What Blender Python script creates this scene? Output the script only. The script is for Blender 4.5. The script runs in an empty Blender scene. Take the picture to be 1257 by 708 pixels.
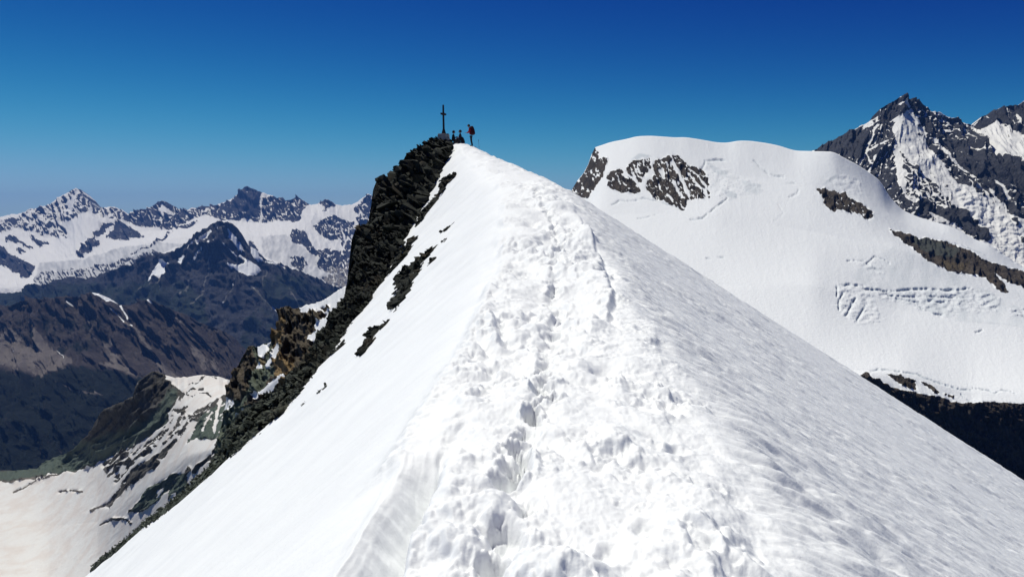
import bpy, bmesh, math, random
import numpy as np
from mathutils import Vector, Matrix

# ------------------------------------------------------------------ camera, sky, sun, exposure
C = bpy.context.scene
COL = C.collection
W, H, F = 1257.0, 708.0, 1046.0          # the photograph's pixel frame and focal length in pixels
PITCH = math.radians(4.7)
CP, SP = math.cos(PITCH), math.sin(PITCH)
cam_d = bpy.data.cameras.new('camera')
cam = bpy.data.objects.new('camera', cam_d); COL.objects.link(cam)
cam_d.sensor_width = 36.0; cam_d.lens = 36.0 * F / W
cam_d.clip_start = 0.1; cam_d.clip_end = 120000
cam.location = (0, 0, 0)
cam.rotation_euler = (math.radians(90) - PITCH, 0, 0)
C.camera = cam

SUN_EL, SUN_AZ = math.radians(62), math.radians(-43)   # azimuth from the view direction, negative = left
sdir = Vector((math.sin(SUN_AZ) * math.cos(SUN_EL), math.cos(SUN_AZ) * math.cos(SUN_EL), math.sin(SUN_EL)))
world = bpy.data.worlds.new('World'); C.world = world; world.use_nodes = True
wn = world.node_tree; wn.nodes.clear()
sky = wn.nodes.new('ShaderNodeTexSky'); sky.sky_type = 'NISHITA'; sky.sun_disc = False
sky.sun_elevation = SUN_EL; sky.sun_rotation = SUN_AZ
sky.altitude = 4000; sky.air_density = 1.0; sky.dust_density = 0.6; sky.ozone_density = 4.0
ssep = wn.nodes.new('ShaderNodeSeparateColor'); scom = wn.nodes.new('ShaderNodeCombineColor')
wn.links.new(sky.outputs[0], ssep.inputs[0])
for ch, (pw, kk, cc) in enumerate(((4.4, .008, 4.0), (3.8, .0199, 6.0), (1.5, .33, 40.0))):     # the deep polarised blue of high altitude
    p_ = wn.nodes.new('ShaderNodeMath'); p_.operation = 'POWER'; p_.inputs[1].default_value = pw
    k_ = wn.nodes.new('ShaderNodeMath'); k_.operation = 'MULTIPLY'; k_.inputs[1].default_value = kk
    q_ = wn.nodes.new('ShaderNodeMath'); q_.operation = 'MULTIPLY_ADD'; q_.inputs[1].default_value = 1 / cc; q_.inputs[2].default_value = 1.0
    d_ = wn.nodes.new('ShaderNodeMath'); d_.operation = 'DIVIDE'
    wn.links.new(ssep.outputs[ch], p_.inputs[0]); wn.links.new(p_.outputs[0], k_.inputs[0])
    wn.links.new(k_.outputs[0], q_.inputs[0]); wn.links.new(k_.outputs[0], d_.inputs[0]); wn.links.new(q_.outputs[0], d_.inputs[1]); wn.links.new(d_.outputs[0], scom.inputs[ch])
bg = wn.nodes.new('ShaderNodeBackground'); bg.inputs['Strength'].default_value = 0.076
wo = wn.nodes.new('ShaderNodeOutputWorld')
wn.links.new(scom.outputs[0], bg.inputs['Color']); wn.links.new(bg.outputs[0], wo.inputs['Surface'])
sl = bpy.data.lights.new('sun', 'SUN'); sl.energy = 3.6; sl.angle = math.radians(0.5); sl.color = (1.0, 0.985, 0.89)
sun = bpy.data.objects.new('sun', sl); COL.objects.link(sun)
sun.rotation_euler = (-sdir).to_track_quat('-Z', 'Y').to_euler()
C.view_settings.view_transform = 'Standard'; C.view_settings.look = 'None'
C.view_settings.exposure = 0.17; C.view_settings.gamma = 1.0; C.view_settings.use_curve_mapping = False
C.render.engine = 'CYCLES'
C.cycles.max_bounces = 6; C.cycles.volume_bounces = 0
C.cycles.use_denoising = True

rng = np.random.default_rng(7)
random.seed(7)

# ------------------------------------------------------------------ noise (numpy)
_P = rng.permutation(256); _P = np.concatenate([_P, _P, _P])
_G = rng.normal(size=(256, 3)); _G /= np.linalg.norm(_G, axis=1)[:, None]
def perlin(x, y, z=0.0):
    x, y, z = np.broadcast_arrays(np.asarray(x, float), np.asarray(y, float), np.asarray(z, float))
    xi, yi, zi = np.floor(x).astype(np.int64), np.floor(y).astype(np.int64), np.floor(z).astype(np.int64)
    fx, fy, fz = x - xi, y - yi, z - zi
    xi &= 255; yi &= 255; zi &= 255
    u, v, w = [t * t * t * (t * (t * 6 - 15) + 10) for t in (fx, fy, fz)]
    def g(a, b, c):
        h = _P[_P[_P[(xi + a) & 255] + ((yi + b) & 255)] + ((zi + c) & 255)]
        G = _G[h]
        return G[..., 0] * (fx - a) + G[..., 1] * (fy - b) + G[..., 2] * (fz - c)
    l = lambda a, b, t: a + t * (b - a)
    return 1.5 * l(l(l(g(0,0,0), g(1,0,0), u), l(g(0,1,0), g(1,1,0), u), v),
                   l(l(g(0,0,1), g(1,0,1), u), l(g(0,1,1), g(1,1,1), u), v), w)
def fbm(x, y, z=0.0, o=4, gain=.5):
    s = 0; a = 1; t = 0
    for i in range(o):
        s = s + a * perlin(x * 2**i + 17.3*i, y * 2**i + 5.1*i, z * 2**i + 9.7*i); t += a; a *= gain
    return s / t
def ridged(x, y, z=0.0, o=5, gain=.5):
    s = 0; a = 1; t = 0; pw = 1
    for i in range(o):
        n = 1 - np.abs(perlin(x * 2**i + 31.7*i, y * 2**i + 3.3*i, z * 2**i + 7.9*i)) * 1.6
        n = np.clip(n, 0, 1) ** 2
        s = s + a * n * pw; pw = np.clip(n * 1.6, 0.25, 1); t += a; a *= gain
    return s / t
def billow(x, y, z=0.0, o=4, gain=.5):
    s = 0; a = 1; t = 0
    for i in range(o):
        s = s + a * np.abs(perlin(x * 2**i + 13.7*i, y * 2**i + 23.3*i, z * 2**i + 1.9*i)); t += a; a *= gain
    return s / t
def sstep(a, b, x):
    t = np.clip((x - a) / (b - a), 0, 1); return t * t * (3 - 2 * t)

# ------------------------------------------------------------------ pixel -> world direction with y = 1
def ray(px, py):
    u = (np.asarray(px, float) - W / 2) / F; v = -(np.asarray(py, float) - H / 2) / F
    y = CP + v * SP; z = -SP + v * CP
    return u / y, z / y
def at(px, py, D):
    a, b = ray(px, py); return np.stack([a * D, np.broadcast_to(D, np.shape(a)) + 0 * a, b * D], -1)

def pip(X, Y, poly):                       # points in polygon
    poly = np.asarray(poly, float); ins = np.zeros(X.shape, bool)
    bb = (X >= poly[:, 0].min()) & (X <= poly[:, 0].max()) & (Y >= poly[:, 1].min()) & (Y <= poly[:, 1].max())
    x, y = X[bb], Y[bb]; r = np.zeros(x.shape, bool); n = len(poly)
    for i in range(n):
        x1, y1 = poly[i]; x2, y2 = poly[(i + 1) % n]
        if y1 == y2: continue
        c = ((y1 > y) != (y2 > y)) & (x < (x2 - x1) * (y - y1) / (y2 - y1) + x1)
        r ^= c
    ins[bb] = r; return ins
def dline(X, Y, pts):                      # distance to a polyline
    d = np.full(X.shape, 1e9)
    for (x1, y1), (x2, y2) in zip(pts[:-1], pts[1:]):
        vx, vy = x2 - x1, y2 - y1; L = vx * vx + vy * vy + 1e-12
        t = np.clip(((X - x1) * vx + (Y - y1) * vy) / L, 0, 1)
        d = np.minimum(d, np.hypot(X - x1 - t * vx, Y - y1 - t * vy))
    return d
def blur(m, n=1):
    for _ in range(n):
        p = np.pad(m, 1, mode='edge')
        m = (p[:-2, 1:-1] + p[2:, 1:-1] + p[1:-1, :-2] + p[1:-1, 2:] + 2 * p[1:-1, 1:-1]) / 6
    return m

# ------------------------------------------------------------------ mesh helpers
def mesh_from(name, V, quads=None, tris=None, mat=None, smooth=True, attr=None):
    me = bpy.data.meshes.new(name)
    fs = quads if quads is not None else tris
    k = fs.shape[1]; n = len(fs)
    me.vertices.add(len(V)); me.vertices.foreach_set('co', np.ascontiguousarray(V, dtype=np.float32).ravel())
    me.loops.add(n * k); me.loops.foreach_set('vertex_index', fs.astype(np.int32).ravel())
    me.polygons.add(n); me.polygons.foreach_set('loop_start', np.arange(0, n * k, k, dtype=np.int32))
    me.polygons.foreach_set('loop_total', np.full(n, k, dtype=np.int32))
    me.polygons.foreach_set('use_smooth', np.full(n, smooth, dtype=bool))
    me.update(calc_edges=True)
    if attr is not None:
        a = me.color_attributes.new('mask', 'FLOAT_COLOR', 'POINT')
        a.data.foreach_set('color', np.ascontiguousarray(attr, dtype=np.float32).ravel())
    if mat: me.materials.append(mat)
    o = bpy.data.objects.new(name, me); COL.objects.link(o); return o
def grid_faces(nr, nc, keep=None):
    i = np.arange(nr * nc).reshape(nr, nc)
    q = np.stack([i[:-1, :-1], i[1:, :-1], i[1:, 1:], i[:-1, 1:]], -1)
    if keep is not None: q = q[keep]
    return q.reshape(-1, 4)
def tag(o, label=None, cat=None, group=None, kind=None):
    if label: o['label'] = label
    if cat: o['category'] = cat
    if group: o['group'] = group
    if kind: o['kind'] = kind
    return o

# ------------------------------------------------------------------ materials
class NT:
    def __init__(s, name):
        s.m = bpy.data.materials.new(name); s.m.use_nodes = True; s.t = s.m.node_tree; s.t.nodes.clear()
        s.out = s.n('ShaderNodeOutputMaterial'); s.b = s.n('ShaderNodeBsdfPrincipled')
        s.l(s.b.outputs[0], s.out.inputs['Surface'])
    def n(s, t, **k):
        nd = s.t.nodes.new(t)
        for a, v in k.items(): setattr(nd, a, v)
        return nd
    def l(s, a, b): s.t.links.new(a, b)
    def noise(s, scale, detail=4, rough=.55, stretch=None, kind='NOISE', dist=0):
        tc = s.n('ShaderNodeTexCoord'); v = tc.outputs['Object']
        if stretch:
            mp = s.n('ShaderNodeMapping'); mp.inputs['Scale'].default_value = stretch[:3]
            if len(stretch) > 3: mp.inputs['Rotation'].default_value = stretch[3]
            s.l(v, mp.inputs['Vector']); v = mp.outputs[0]
        if kind == 'NOISE':
            nd = s.n('ShaderNodeTexNoise'); nd.inputs['Scale'].default_value = scale
            nd.inputs['Detail'].default_value = detail; nd.inputs['Roughness'].default_value = rough
            nd.inputs['Distortion'].default_value = dist
            s.l(v, nd.inputs['Vector']); return nd.outputs['Fac']
        nd = s.n('ShaderNodeTexVoronoi'); nd.inputs['Scale'].default_value = scale
        s.l(v, nd.inputs['Vector']); return nd.outputs['Distance']
    def math(s, op, a, b=None, c=None):
        nd = s.n('ShaderNodeMath', operation=op)
        for i, x in enumerate((a, b, c)):
            if x is None: continue
            if isinstance(x, (int, float)): nd.inputs[i].default_value = x
            else: s.l(x, nd.inputs[i])
        return nd.outputs[0]
    def step(s, x, a, b):
        nd = s.n('ShaderNodeMapRange', interpolation_type='SMOOTHSTEP'); s.l(x, nd.inputs['Value'])
        nd.inputs['From Min'].default_value = a; nd.inputs['From Max'].default_value = b; return nd.outputs[0]
    def mix(s, f, a, b):
        nd = s.n('ShaderNodeMix', data_type='RGBA')
        if isinstance(f, (int, float)): nd.inputs[0].default_value = f
        else: s.l(f, nd.inputs[0])
        for i, x in ((6, a), (7, b)):
            if isinstance(x, tuple): nd.inputs[i].default_value = (*x, 1)
            else: s.l(x, nd.inputs[i])
        return nd.outputs[2]
    def bump(s, h, dist, strength=1.0):
        nd = s.n('ShaderNodeBump'); nd.inputs['Distance'].default_value = dist; nd.inputs['Strength'].default_value = strength
        s.l(h, nd.inputs['Height']); s.l(nd.outputs[0], s.b.inputs['Normal'])
    def col(s, c): s.l(c, s.b.inputs['Base Color']) if not isinstance(c, tuple) else setattr(s.b.inputs['Base Color'], 'default_value', (*c, 1))
    def rough(s, r): s.b.inputs['Roughness'].default_value = r; s.b.inputs['Specular IOR Level'].default_value = .12

SNOW = (0.86, 0.865, 0.87)
def terrain_mat(name, px, rockA, rockB, veg=(.05, .065, .035), scree=(.2, .19, .18), snow=SNOW, ice=(.52, .58, .62), jag=.55, sharp=.08, dirty=None):
    """px = metres per photograph pixel there. Mask channels: R snow, G vegetation or moss, B scree, A ice."""
    t = NT(name)
    at_ = t.n('ShaderNodeAttribute', attribute_name='mask')
    sep = t.n('ShaderNodeSeparateColor'); t.l(at_.outputs['Color'], sep.inputs[0])
    n1 = t.noise(1 / (px * 7), 6, .68)
    n2 = t.noise(1 / (px * 26), 5, .6)
    n3 = t.noise(1 / (px * 3.2), 4, .7, stretch=(1, 1, .35))
    base = t.mix(t.step(n2, .36, .64), rockA, rockB)
    base = t.mix(t.math('MULTIPLY', t.step(n3, .42, .68), .55), base, tuple(min(1, c * 1.9) for c in rockB))
    base = t.mix(t.step(t.math('ADD', sep.outputs[1], t.math('MULTIPLY', t.math('SUBTRACT', n1, .5), .9)), .35, .75), base, veg)
    base = t.mix(t.step(t.math('ADD', sep.outputs[2], t.math('MULTIPLY', t.math('SUBTRACT', n1, .5), .7)), .35, .7), base, scree)
    iced = t.mix(t.math('MULTIPLY', at_.outputs['Alpha'], 1.0), snow, ice)
    if dirty:
        iced = t.mix(t.math('MULTIPLY', t.step(n2, .38, .66), dirty[3]), iced, dirty[:3])
    sn = t.math('ADD', sep.outputs[0], t.math('MULTIPLY', t.math('SUBTRACT', n1, .5), jag))
    sf = t.step(sn, .5 - sharp, .5 + sharp)
    t.col(t.mix(sf, base, iced)); t.rough(.85)
    bh = t.math('MULTIPLY', n3, t.math('SUBTRACT', 1.15, sf))
    t.bump(bh, px * 5.0, .9)
    return t.m

# ------------------------------------------------------------------ distant terrain lofts
def loft(name, x0, x1, step, rows, polys=(), strokes=(), base=(0, 0, 0, 0), noise=None, mat=None, ystep=1.0, warp=3.0, back=None, serac=(), smoothrows=3, seed=0.0, dents=(), flat=.12, top_amp=.15, mottle=(.5, .5), dome=False, rag=1.0, streak=0.0):
    """rows: [(polyline of the row in photograph pixels, depth in metres or (x, depth) polyline)] from the crest down.
    The surface joins them; a back slope is added behind the crest."""
    xs = np.arange(x0, x1 + step, step); nc = len(xs)
    Ys = []; Ds = []
    for pl, d in rows:
        pl = np.asarray(pl, float); Ys.append(np.interp(xs, pl[:, 0], pl[:, 1]))
        if isinstance(d, (int, float)): Ds.append(np.full(nc, float(d)))
        else: d = np.asarray(d, float); Ds.append(np.interp(xs, d[:, 0], d[:, 1]))
        if len(Ys) == 1 and not dome: Ys[0] = Ys[0] + rag * (fbm(xs / 6, xs * 0, seed + .4, 3) * 1.6 + np.abs(fbm(xs / 2.5, xs * 0, seed + 3.4, 2)) * -1.0)
        if dome and len(Ys) == 1: Ys[0] = np.convolve(np.pad(Ys[0], 6, mode='edge'), np.ones(13) / 13, 'valid') * (xs > 745) + Ys[0] * (xs <= 745)
        def sm(v, wpx):
            k = int(wpx / step) | 1
            for _ in range(3): v = np.convolve(np.pad(v, k // 2, mode='edge'), np.ones(k) / k, 'valid')
            return v
        Ds[-1] = sm(Ds[-1], 40)
        if 0 < len(Ys) - 1 < len(rows) - 2: Ys[-1] = sm(Ys[-1], 16)
    PY = [Ys[0]]; PD = [Ds[0]]
    for k in range(len(rows) - 1):
        n = int(max(2, np.ceil(np.abs(Ys[k + 1] - Ys[k]).mean() / ystep)))
        for i in range(1, n + 1):
            f = i / n; PY.append(Ys[k] * (1 - f) + Ys[k + 1] * f); PD.append(Ds[k] * (1 - f) + Ds[k + 1] * f)
    PY = np.array(PY); PD = np.array(PD); PX = np.broadcast_to(xs, PY.shape).copy()
    for _ in range(smoothrows * 6):          # soften the creases between the rows, crest kept
        PD[1:-1] = (PD[:-2] + PD[2:] + 2 * PD[1:-1]) / 4
    P = at(PX, PY, PD)
    ks = noise[3] if noise else 0
    def along(a, b):
        y0 = float(np.min(Ys[0]))
        if isinstance(ks, (int, float)): return a - ks * (b - y0)
        kx_, kv = [q[0] for q in ks], [q[1] for q in ks]; dy = b - y0      # a fan of gullies: solve q + k(q) dy = a
        lo, hi = a - 400.0, a + 400.0
        for _ in range(16):
            m = (lo + hi) / 2; over = m + np.interp(m, kx_, kv) * dy > a
            hi = np.where(over, m, hi); lo = np.where(over, lo, m)
        return (lo + hi) / 2
    # masks
    wx = fbm(PX / 9 + seed, PY / 9, 1.3, 4) * warp * 1.6; wy = fbm(PX / 9 + seed, PY / 9, 8.1, 4) * warp * 1.6
    X2, Y2 = PX + wx, PY + wy
    M = np.zeros(PX.shape + (4,)); M[...] = base
    for p in polys:
        chan, val, poly = p[0], p[1], p[2]
        ins = pip(X2, Y2, poly)
        if len(p) > 3:                       # mottled: the value varies in streaks
            sx, sy, ang, amt = p[3]
            ca, sa = math.cos(ang), math.sin(ang)
            a_, b_ = PX * ca + PY * sa, -PX * sa + PY * ca
            v = np.clip(val + amt * fbm(a_ / sx + seed, b_ / sy, 3.3, 3), 0, 1)
            M[..., chan][ins] = v[ins]
        else: M[..., chan][ins] = val
    for c in (1, 2): M[..., c] = blur(M[..., c], 22)
    for chan, val, pts, w in strokes:
        d = dline(X2 - wx * .4, Y2 - wy * .4, pts); f = 1 - sstep(w * .5, w * .9, d)
        M[..., chan] = M[..., chan] * (1 - f) + val * f
    for c in range(4): M[..., c] = blur(M[..., c], 1)
    if streak:
        fs = fbm(along(PX, PY) / 3.2, PY / 13, seed + 6.6, 4, .65)
        M[..., 2] += streak * np.clip(fs, -.2, .8); M[..., 1] -= streak * .5 * fbm(along(PX, PY) / 5, PY / 16, seed + 12.6, 3)
    S = sstep(.35, .65, M[..., 0])
    if noise:
        lx, ly, amp, kx = noise
        q0 = along(PX, PY)
        wq = fbm(PX / lx / 1.5, PY / lx / 2.5, seed + 4, 3) * .55
        n = ridged(q0 / lx + seed + wq, PY / ly, seed * 1.7, 6, .55) - .35
        n2 = fbm(q0 / lx * 3.5 + wq, PY / ly * 3.5, seed + 1.1, 4)
        k = amp * (PD / F) * (1 - S * (1 - flat))
        k = blur(k, 3)
        fade = np.ones(PX.shape); fade[0] = top_amp; fade[1] = (top_amp + 1) / 2
        dd = k * (n + .5 * n2) * fade
        P[..., 1] -= dd * .85; P[..., 2] += dd * .45
    pxm = PD / F
    for poly, cell, amp in serac:
        ins = blur(pip(X2, Y2, poly).astype(float), 3)
        n = billow(PX / cell, PY / cell * 2.1, seed + 4.4, 3)
        st = np.round(fbm(PX / cell * .8, PY / cell * 1.7, seed + 7.7, 2) * 5) / 5
        P[..., 1] -= ins * (n * 1.1 + st * 1.3) * amp * pxm; P[..., 2] += ins * st * .3 * amp * pxm
        crack = 1 - sstep(.03, .10, n)
        M[..., 3] = np.maximum(M[..., 3], ins * crack * .9)
    for pts, w, dep, ice in dents:            # crevasses, bergschrunds and the cliff lip's shaded edge, greyed in the mask
        d = dline(X2 - wx * .5, Y2 - wy * .5, pts); f = np.exp(-(d / w) ** 2) * np.clip(.75 + 1.6 * fbm(PX / 6, PY / 6, 3.1, 2), 0, 1)
        P[..., 1] += f * dep * pxm * .6; P[..., 2] -= f * dep * .3 * pxm
        M[..., 3] = np.maximum(M[..., 3], np.clip(f * ice * 1.5, 0, 1))
    if mottle:                               # snow keeps to ledges and gullies, rock shows on the ribs
        du = np.gradient(P, axis=1); dv = np.gradient(P, axis=0)
        N = np.cross(du, dv); N /= np.linalg.norm(N, axis=-1)[..., None] + 1e-9
        nz = np.abs(N[..., 2]); loc = nz - blur(nz, 14)
        fl_ = fbm(along(PX, PY) / 2.6, PY / 7, seed + 2.2, 3, .7)
        near = 4 * M[..., 0] * (1 - M[..., 0]) * .7 + .3 - .22 * sstep(.85, .97, M[..., 0])
        M[..., 0] += mottle[0] * np.clip(loc * 3.2, -.8, .8) * near + mottle[1] * fl_ * near
    # back slope
    bk = []
    for i, (dy, dz) in enumerate(back or ((.02, .01), (.1, .09), (.22, .3))):
        q = P[0].copy(); q[:, 1] += dy * Ds[0]; q[:, 2] -= dz * Ds[0] * .6; bk.append(q)
    P = np.concatenate([np.array(bk[::-1]), P]); M = np.concatenate([np.repeat(M[:1], len(bk), 0), M])
    nr = P.shape[0]
    o = mesh_from(name, P.reshape(-1, 3), quads=grid_faces(nr, nc), mat=mat, attr=M.reshape(-1, 4))
    tag(o, kind='structure'); return o

# --- far snow range, about 20 km off
crestA = [(-80,262),(-30,270),(0,266.5),(8,265),(30.5,260.7),(34,257.5),(39.5,256),(46,255.6),(56,252.5),(66,247.4),(71,243.5),(79,238.5),(88,233.4),(93.5,231.2),(99,233.4),(105.6,239),(110.7,246),(114.6,252),(121,256.3),(127,255.6),(135,253.4),(144,255),(150,258),(157.6,264),(161.5,261.4),(169,258.8),(180.5,256.3),(189.5,251.2),(194.5,247.4),(202,247.4),(211,251.8),(220,257),(229,258.8),(235,255.6),(244,254.4),(252,253),(259.5,253.3),(267,251),(277,248),(286,244.2),(291,239),(296.4,232.7),(302.7,228.5),(309,230.8),(320.4,236),(329.3,239),(338,242.3),(347,242.3),(350.3,246.7),(356,245.5),(365,242),(371.3,246),(380,251.2),(390.4,250.5),(396.7,247.4),(404.4,246.7),(412,250.5),(421,252.5),(430,251.8),(437.5,248.6),(446.4,242.3),(452,238.3),(456,240.4),(462,246),(475,258),(520,262)]
wallA = [(-80,290),(0,282),(40,292),(70,293),(84,275),(105,263),(125,272),(150,285),(175,284),(205,283),(230,273),(255,264),(285,271),(325,275),(345,271),(370,262),(400,268),(440,285),(470,290),(520,292)]
midA = [(-80,330),(0,318),(60,318),(110,312),(170,300),(230,290),(300,288),(360,292),(400,305),(460,318),(520,320)]
lowA = [(-80,362),(0,352),(60,350),(140,342),(220,328),(300,320),(360,334),(420,352),(520,365)]
rocky = lambda sx=3, sy=9, a=.5, m=1.0: (sx, sy, a, m)
A_polys = [
 (0,.42,[(13,273.5),(24,268.4),(34,257),(46,255),(56,252),(66,247),(79,238),(88,232),(94,230),(100,232),(106,239),(115,252),(127,257),(136,255.6),(144,254),(159,264.5),(159,277),(150,271),(140,267),(127,268.4),(119.6,262),(102,259.5),(94,267),(81.5,271),(71,273.5),(81.5,283.6),(82.7,292.6),(66,290),(48,286),(38,283.6),(23,280)], rocky(3,8,.6,1.0)),
 (0,.3,[(0,268),(20,266),(26,272),(14,284),(0,284),(-80,285),(-80,270)], rocky(3,8,.6,1.0)),
 (0,.95,[(0,265),(29,259),(32,261),(24,268),(8,269),(-10,272)]),
 (0,.95,[(76,252),(88,243),(92,238),(94,231),(98,236),(93,245),(90,259),(86,258),(80,250)]),
 (0,.05,[(12.7,288.7),(23,292.6),(32,300),(43,304.6),(37,305.5),(23,299),(7.6,296.4)]),
 (0,.05,[(35.6,286),(43,292.6),(61,299),(48.4,303.4),(42,296.4)]),
 (0,.08,[(24,303),(32,310),(26,312),(18,305)]),
 (0,.06,[(0,299.6),(16,314),(32,320.3),(41.5,326.7),(40,333),(32,341),(20.7,336.3),(9.6,328.3),(-20,322),(-80,310),(-80,290)]),
 (0,.08,[(112,291.3),(124.7,274.7),(135,273.5),(144,276),(159,283.6),(170,290),(159,293.8),(140,295),(133.7,291.3),(122,292.6),(124,301),(111.7,307.6),(103.8,314),(95.8,317),(95,311),(102,301.5)]),
 (0,.95,[(145,277),(135,277),(116,295),(121,295),(133,290)]),
 (0,.15,[(157.6,264),(169,258),(194.5,246),(202,246),(220,256),(226.4,259.5),(218.7,267),(211,281),(203.5,282.4),(192,278.6),(178,278.6),(165.3,276),(157.6,272),(148,259)], rocky(3,7,.8,.8)),
 (0,1,[(198,249),(204.7,254.4),(215,265),(204.7,262.5),(198.4,267),(193.5,258)]),
 (0,.08,[(150,269),(167.8,285),(180.5,289.4),(169,291.3),(157.6,295),(140,295),(140,270)]),
 (0,.16,[(231,257),(244,253),(259.5,252),(286,243),(296.4,231),(303,226),(309,229),(320.4,235),(347,241),(356,244),(365,241),(380,251),(371,257),(368.7,267),(360,272),(351,272),(338,269.6),(326.7,274.7),(316.5,272),(300,268.4),(285,271),(264.6,268.4),(255.6,263.3),(244,267),(231,271),(221,276),(214,282),(214,270),(222,262)], rocky(2.6,8,1.2,.75)),
 (0,.0,[(290,240),(296,231),(303,226),(312,232),(319,238),(318,255),(312,268),(300,262),(286,262),(270,258),(280,249)], rocky(3,9,1.2,.5)),
 (0,.08,[(192,296.4),(201,290),(221,279.8),(239,276),(244,271),(232.7,273.5),(221,277.3),(204.7,291.3),(188,301.5)]),
 (0,.15,[(396,246),(404.4,246),(413.3,251.8),(402,258),(396.7,260),(399.3,252),(392,251)]),
 (0,.3,[(435,253),(452,237),(470,240),(470,271),(443.8,278.6),(437.5,271),(435,262)], rocky(3,8,.9,1.0)),
 (0,1,[(421,253),(437,249),(451,238.5),(446,247),(437,254),(425,262),(410,263),(402,262)]),
 (0,.22,[(381.5,277.3),(399.3,267),(414.6,265.8),(424.7,271),(435,273.5),(432.4,283.6),(418.4,291.3),(409.5,296.4),(394,288.7)], rocky(2.5,6,.9,1.1)),
 (0,.1,[(354.7,291.3),(359.8,281),(371.3,282.4),(379,291.3),(382.7,301.5),(389,308),(407,304),(405,310),(395,318),(384,312),(372,300),(360,298)], rocky(2.5,6,.9,.7)),
 (0,.25,[(355,316),(372,314),(378,326),(370,332),(358,326)], rocky(2.5,6,.9,1.0)),
 (0,.2,[(387,325),(400,310),(425,305),(445,312),(445,345),(430,352),(420,338),(400,335)], rocky(2.5,6,.9,1.0)),
 (0,.35,[(420,285),(440,280),(445,310),(430,312),(418,300)], rocky(2.5,6,.9,1.2)),
 (0,.1,[(306,294),(312.4,298),(320.6,317),(312.4,319),(304,312.8)]),
 (3,.55,[(50,322),(100,318),(150,303),(200,297),(225,300),(190,316),(140,336),(100,345),(40,352)], rocky(4,9,-.3,.7)),
 (3,.45,[(320,290),(350,288),(375,306),(400,322),(432,345),(410,352),(350,325),(325,315)], rocky(4,9,.5,.8)),
 (0,.4,[(40,346),(50,333),(100,330),(140,322),(190,308),(200,312),(150,340),(100,352),(40,356)], rocky(3,6,-.3,.9)),
 (2,.9,[(400,332),(432,325),(440,360),(420,360),(395,344)]),
 (0,.2,[(395,340),(425,336),(440,364),(420,362),(400,350)]),
]
A_strokes = [(0,1,[(320.5,238),(320.3,255),(319,273)],2.0),(0,1,[(267,250.5),(286,244.6)],2.2),(0,1,[(323,238),(330,241)],3),
 (0,1,[(150,271),(168,283),(178,288)],2.2),(0,1,[(240,272),(250,262),(254,256)],1.6),(0,.1,[(193,297),(180,303),(160,312)],1.2),
 (0,1,[(0,325),(20,338),(45,349)],2.0),(0,.9,[(420,284),(424,296),(420,312)],1.8),(0,1,[(128,268),(140,262)],1.6),(0,1,[(129,255),(136,253.6)],2.4)]

matA = terrain_mat('rock_and_ice', 20, (.03,.03,.038), (.075,.072,.08), veg=(.06,.07,.05), scree=(.36,.33,.29), snow=(.84,.82,.785), ice=(.34,.35,.36), jag=.75, sharp=.10)
loft('snow_mountain_range', -80, 520, .8, [(crestA, 22000), (wallA, 20300), (midA, 18000), (lowA, 15500), ([(-80,400),(520,400)], 14500)],
     A_polys, A_strokes, base=(.97, 0, 0, .05), noise=(15, 24, 19, .25), mat=matA, ystep=.8, warp=2.4, flat=.14, mottle=(1.0, .7))

# --- dark mountain with the bare pyramid, about 12 km off
crestB = [(-80,368),(0,362),(30,357),(48,351),(61,346),(77,342),(86,339.5),(102,342),(121,338),(137,332),(160,324),(176,317),(195,311.5),(211,310),(219,305),(229,296),(238,291),(247,286),(257,276),(264.5,272),(272,269.8),(285,275),(290,281),(291,291),(300,301),(314,306),(325,319),(341,323),(358,330),(378,337),(399,347),(412,354),(440,370),(520,400)]
B_polys = [(1,.75,[(-80,366),(60,350),(160,345),(220,340),(250,360),(260,420),(300,430),(520,430),(520,480),(-80,480)], (12,30,.9,.8)),
 (1,.7,[(330,330),(420,360),(430,400),(360,440),(290,440),(300,400)], (9,26,2.2,.8)),
 (0,.85,[(198,320),(217,325),(205,334),(192,341),(178,347),(184,338)]),(0,.9,[(215,326),(226,313),(228,317),(219,327)]),
 (0,.9,[(275,323),(289.6,331.4),(304,338.6),(318.6,334.5),(318.6,324),(304,319),(297,323)], (3,6,.5,.9)),
 (0,.9,[(246,290),(250,289),(258.6,300.3),(249,303.4),(246,298)], (3,6,.5,.7)),
 (0,.8,[(262,298),(267,299),(262,304)]),
 (0,.4,[(236,292),(247,286),(262,290),(262,303),(244,305),(230,302)], (3,5,.5,.8)),
 (0,.75,[(285,286),(291,292),(300,308),(296,309),(285,296),(279,290)], (3,5,.5,.8)),
 (0,.8,[(305,300),(316,306),(322,318),(316,320),(308,310)], (3,5,.5,.8))]
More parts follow.
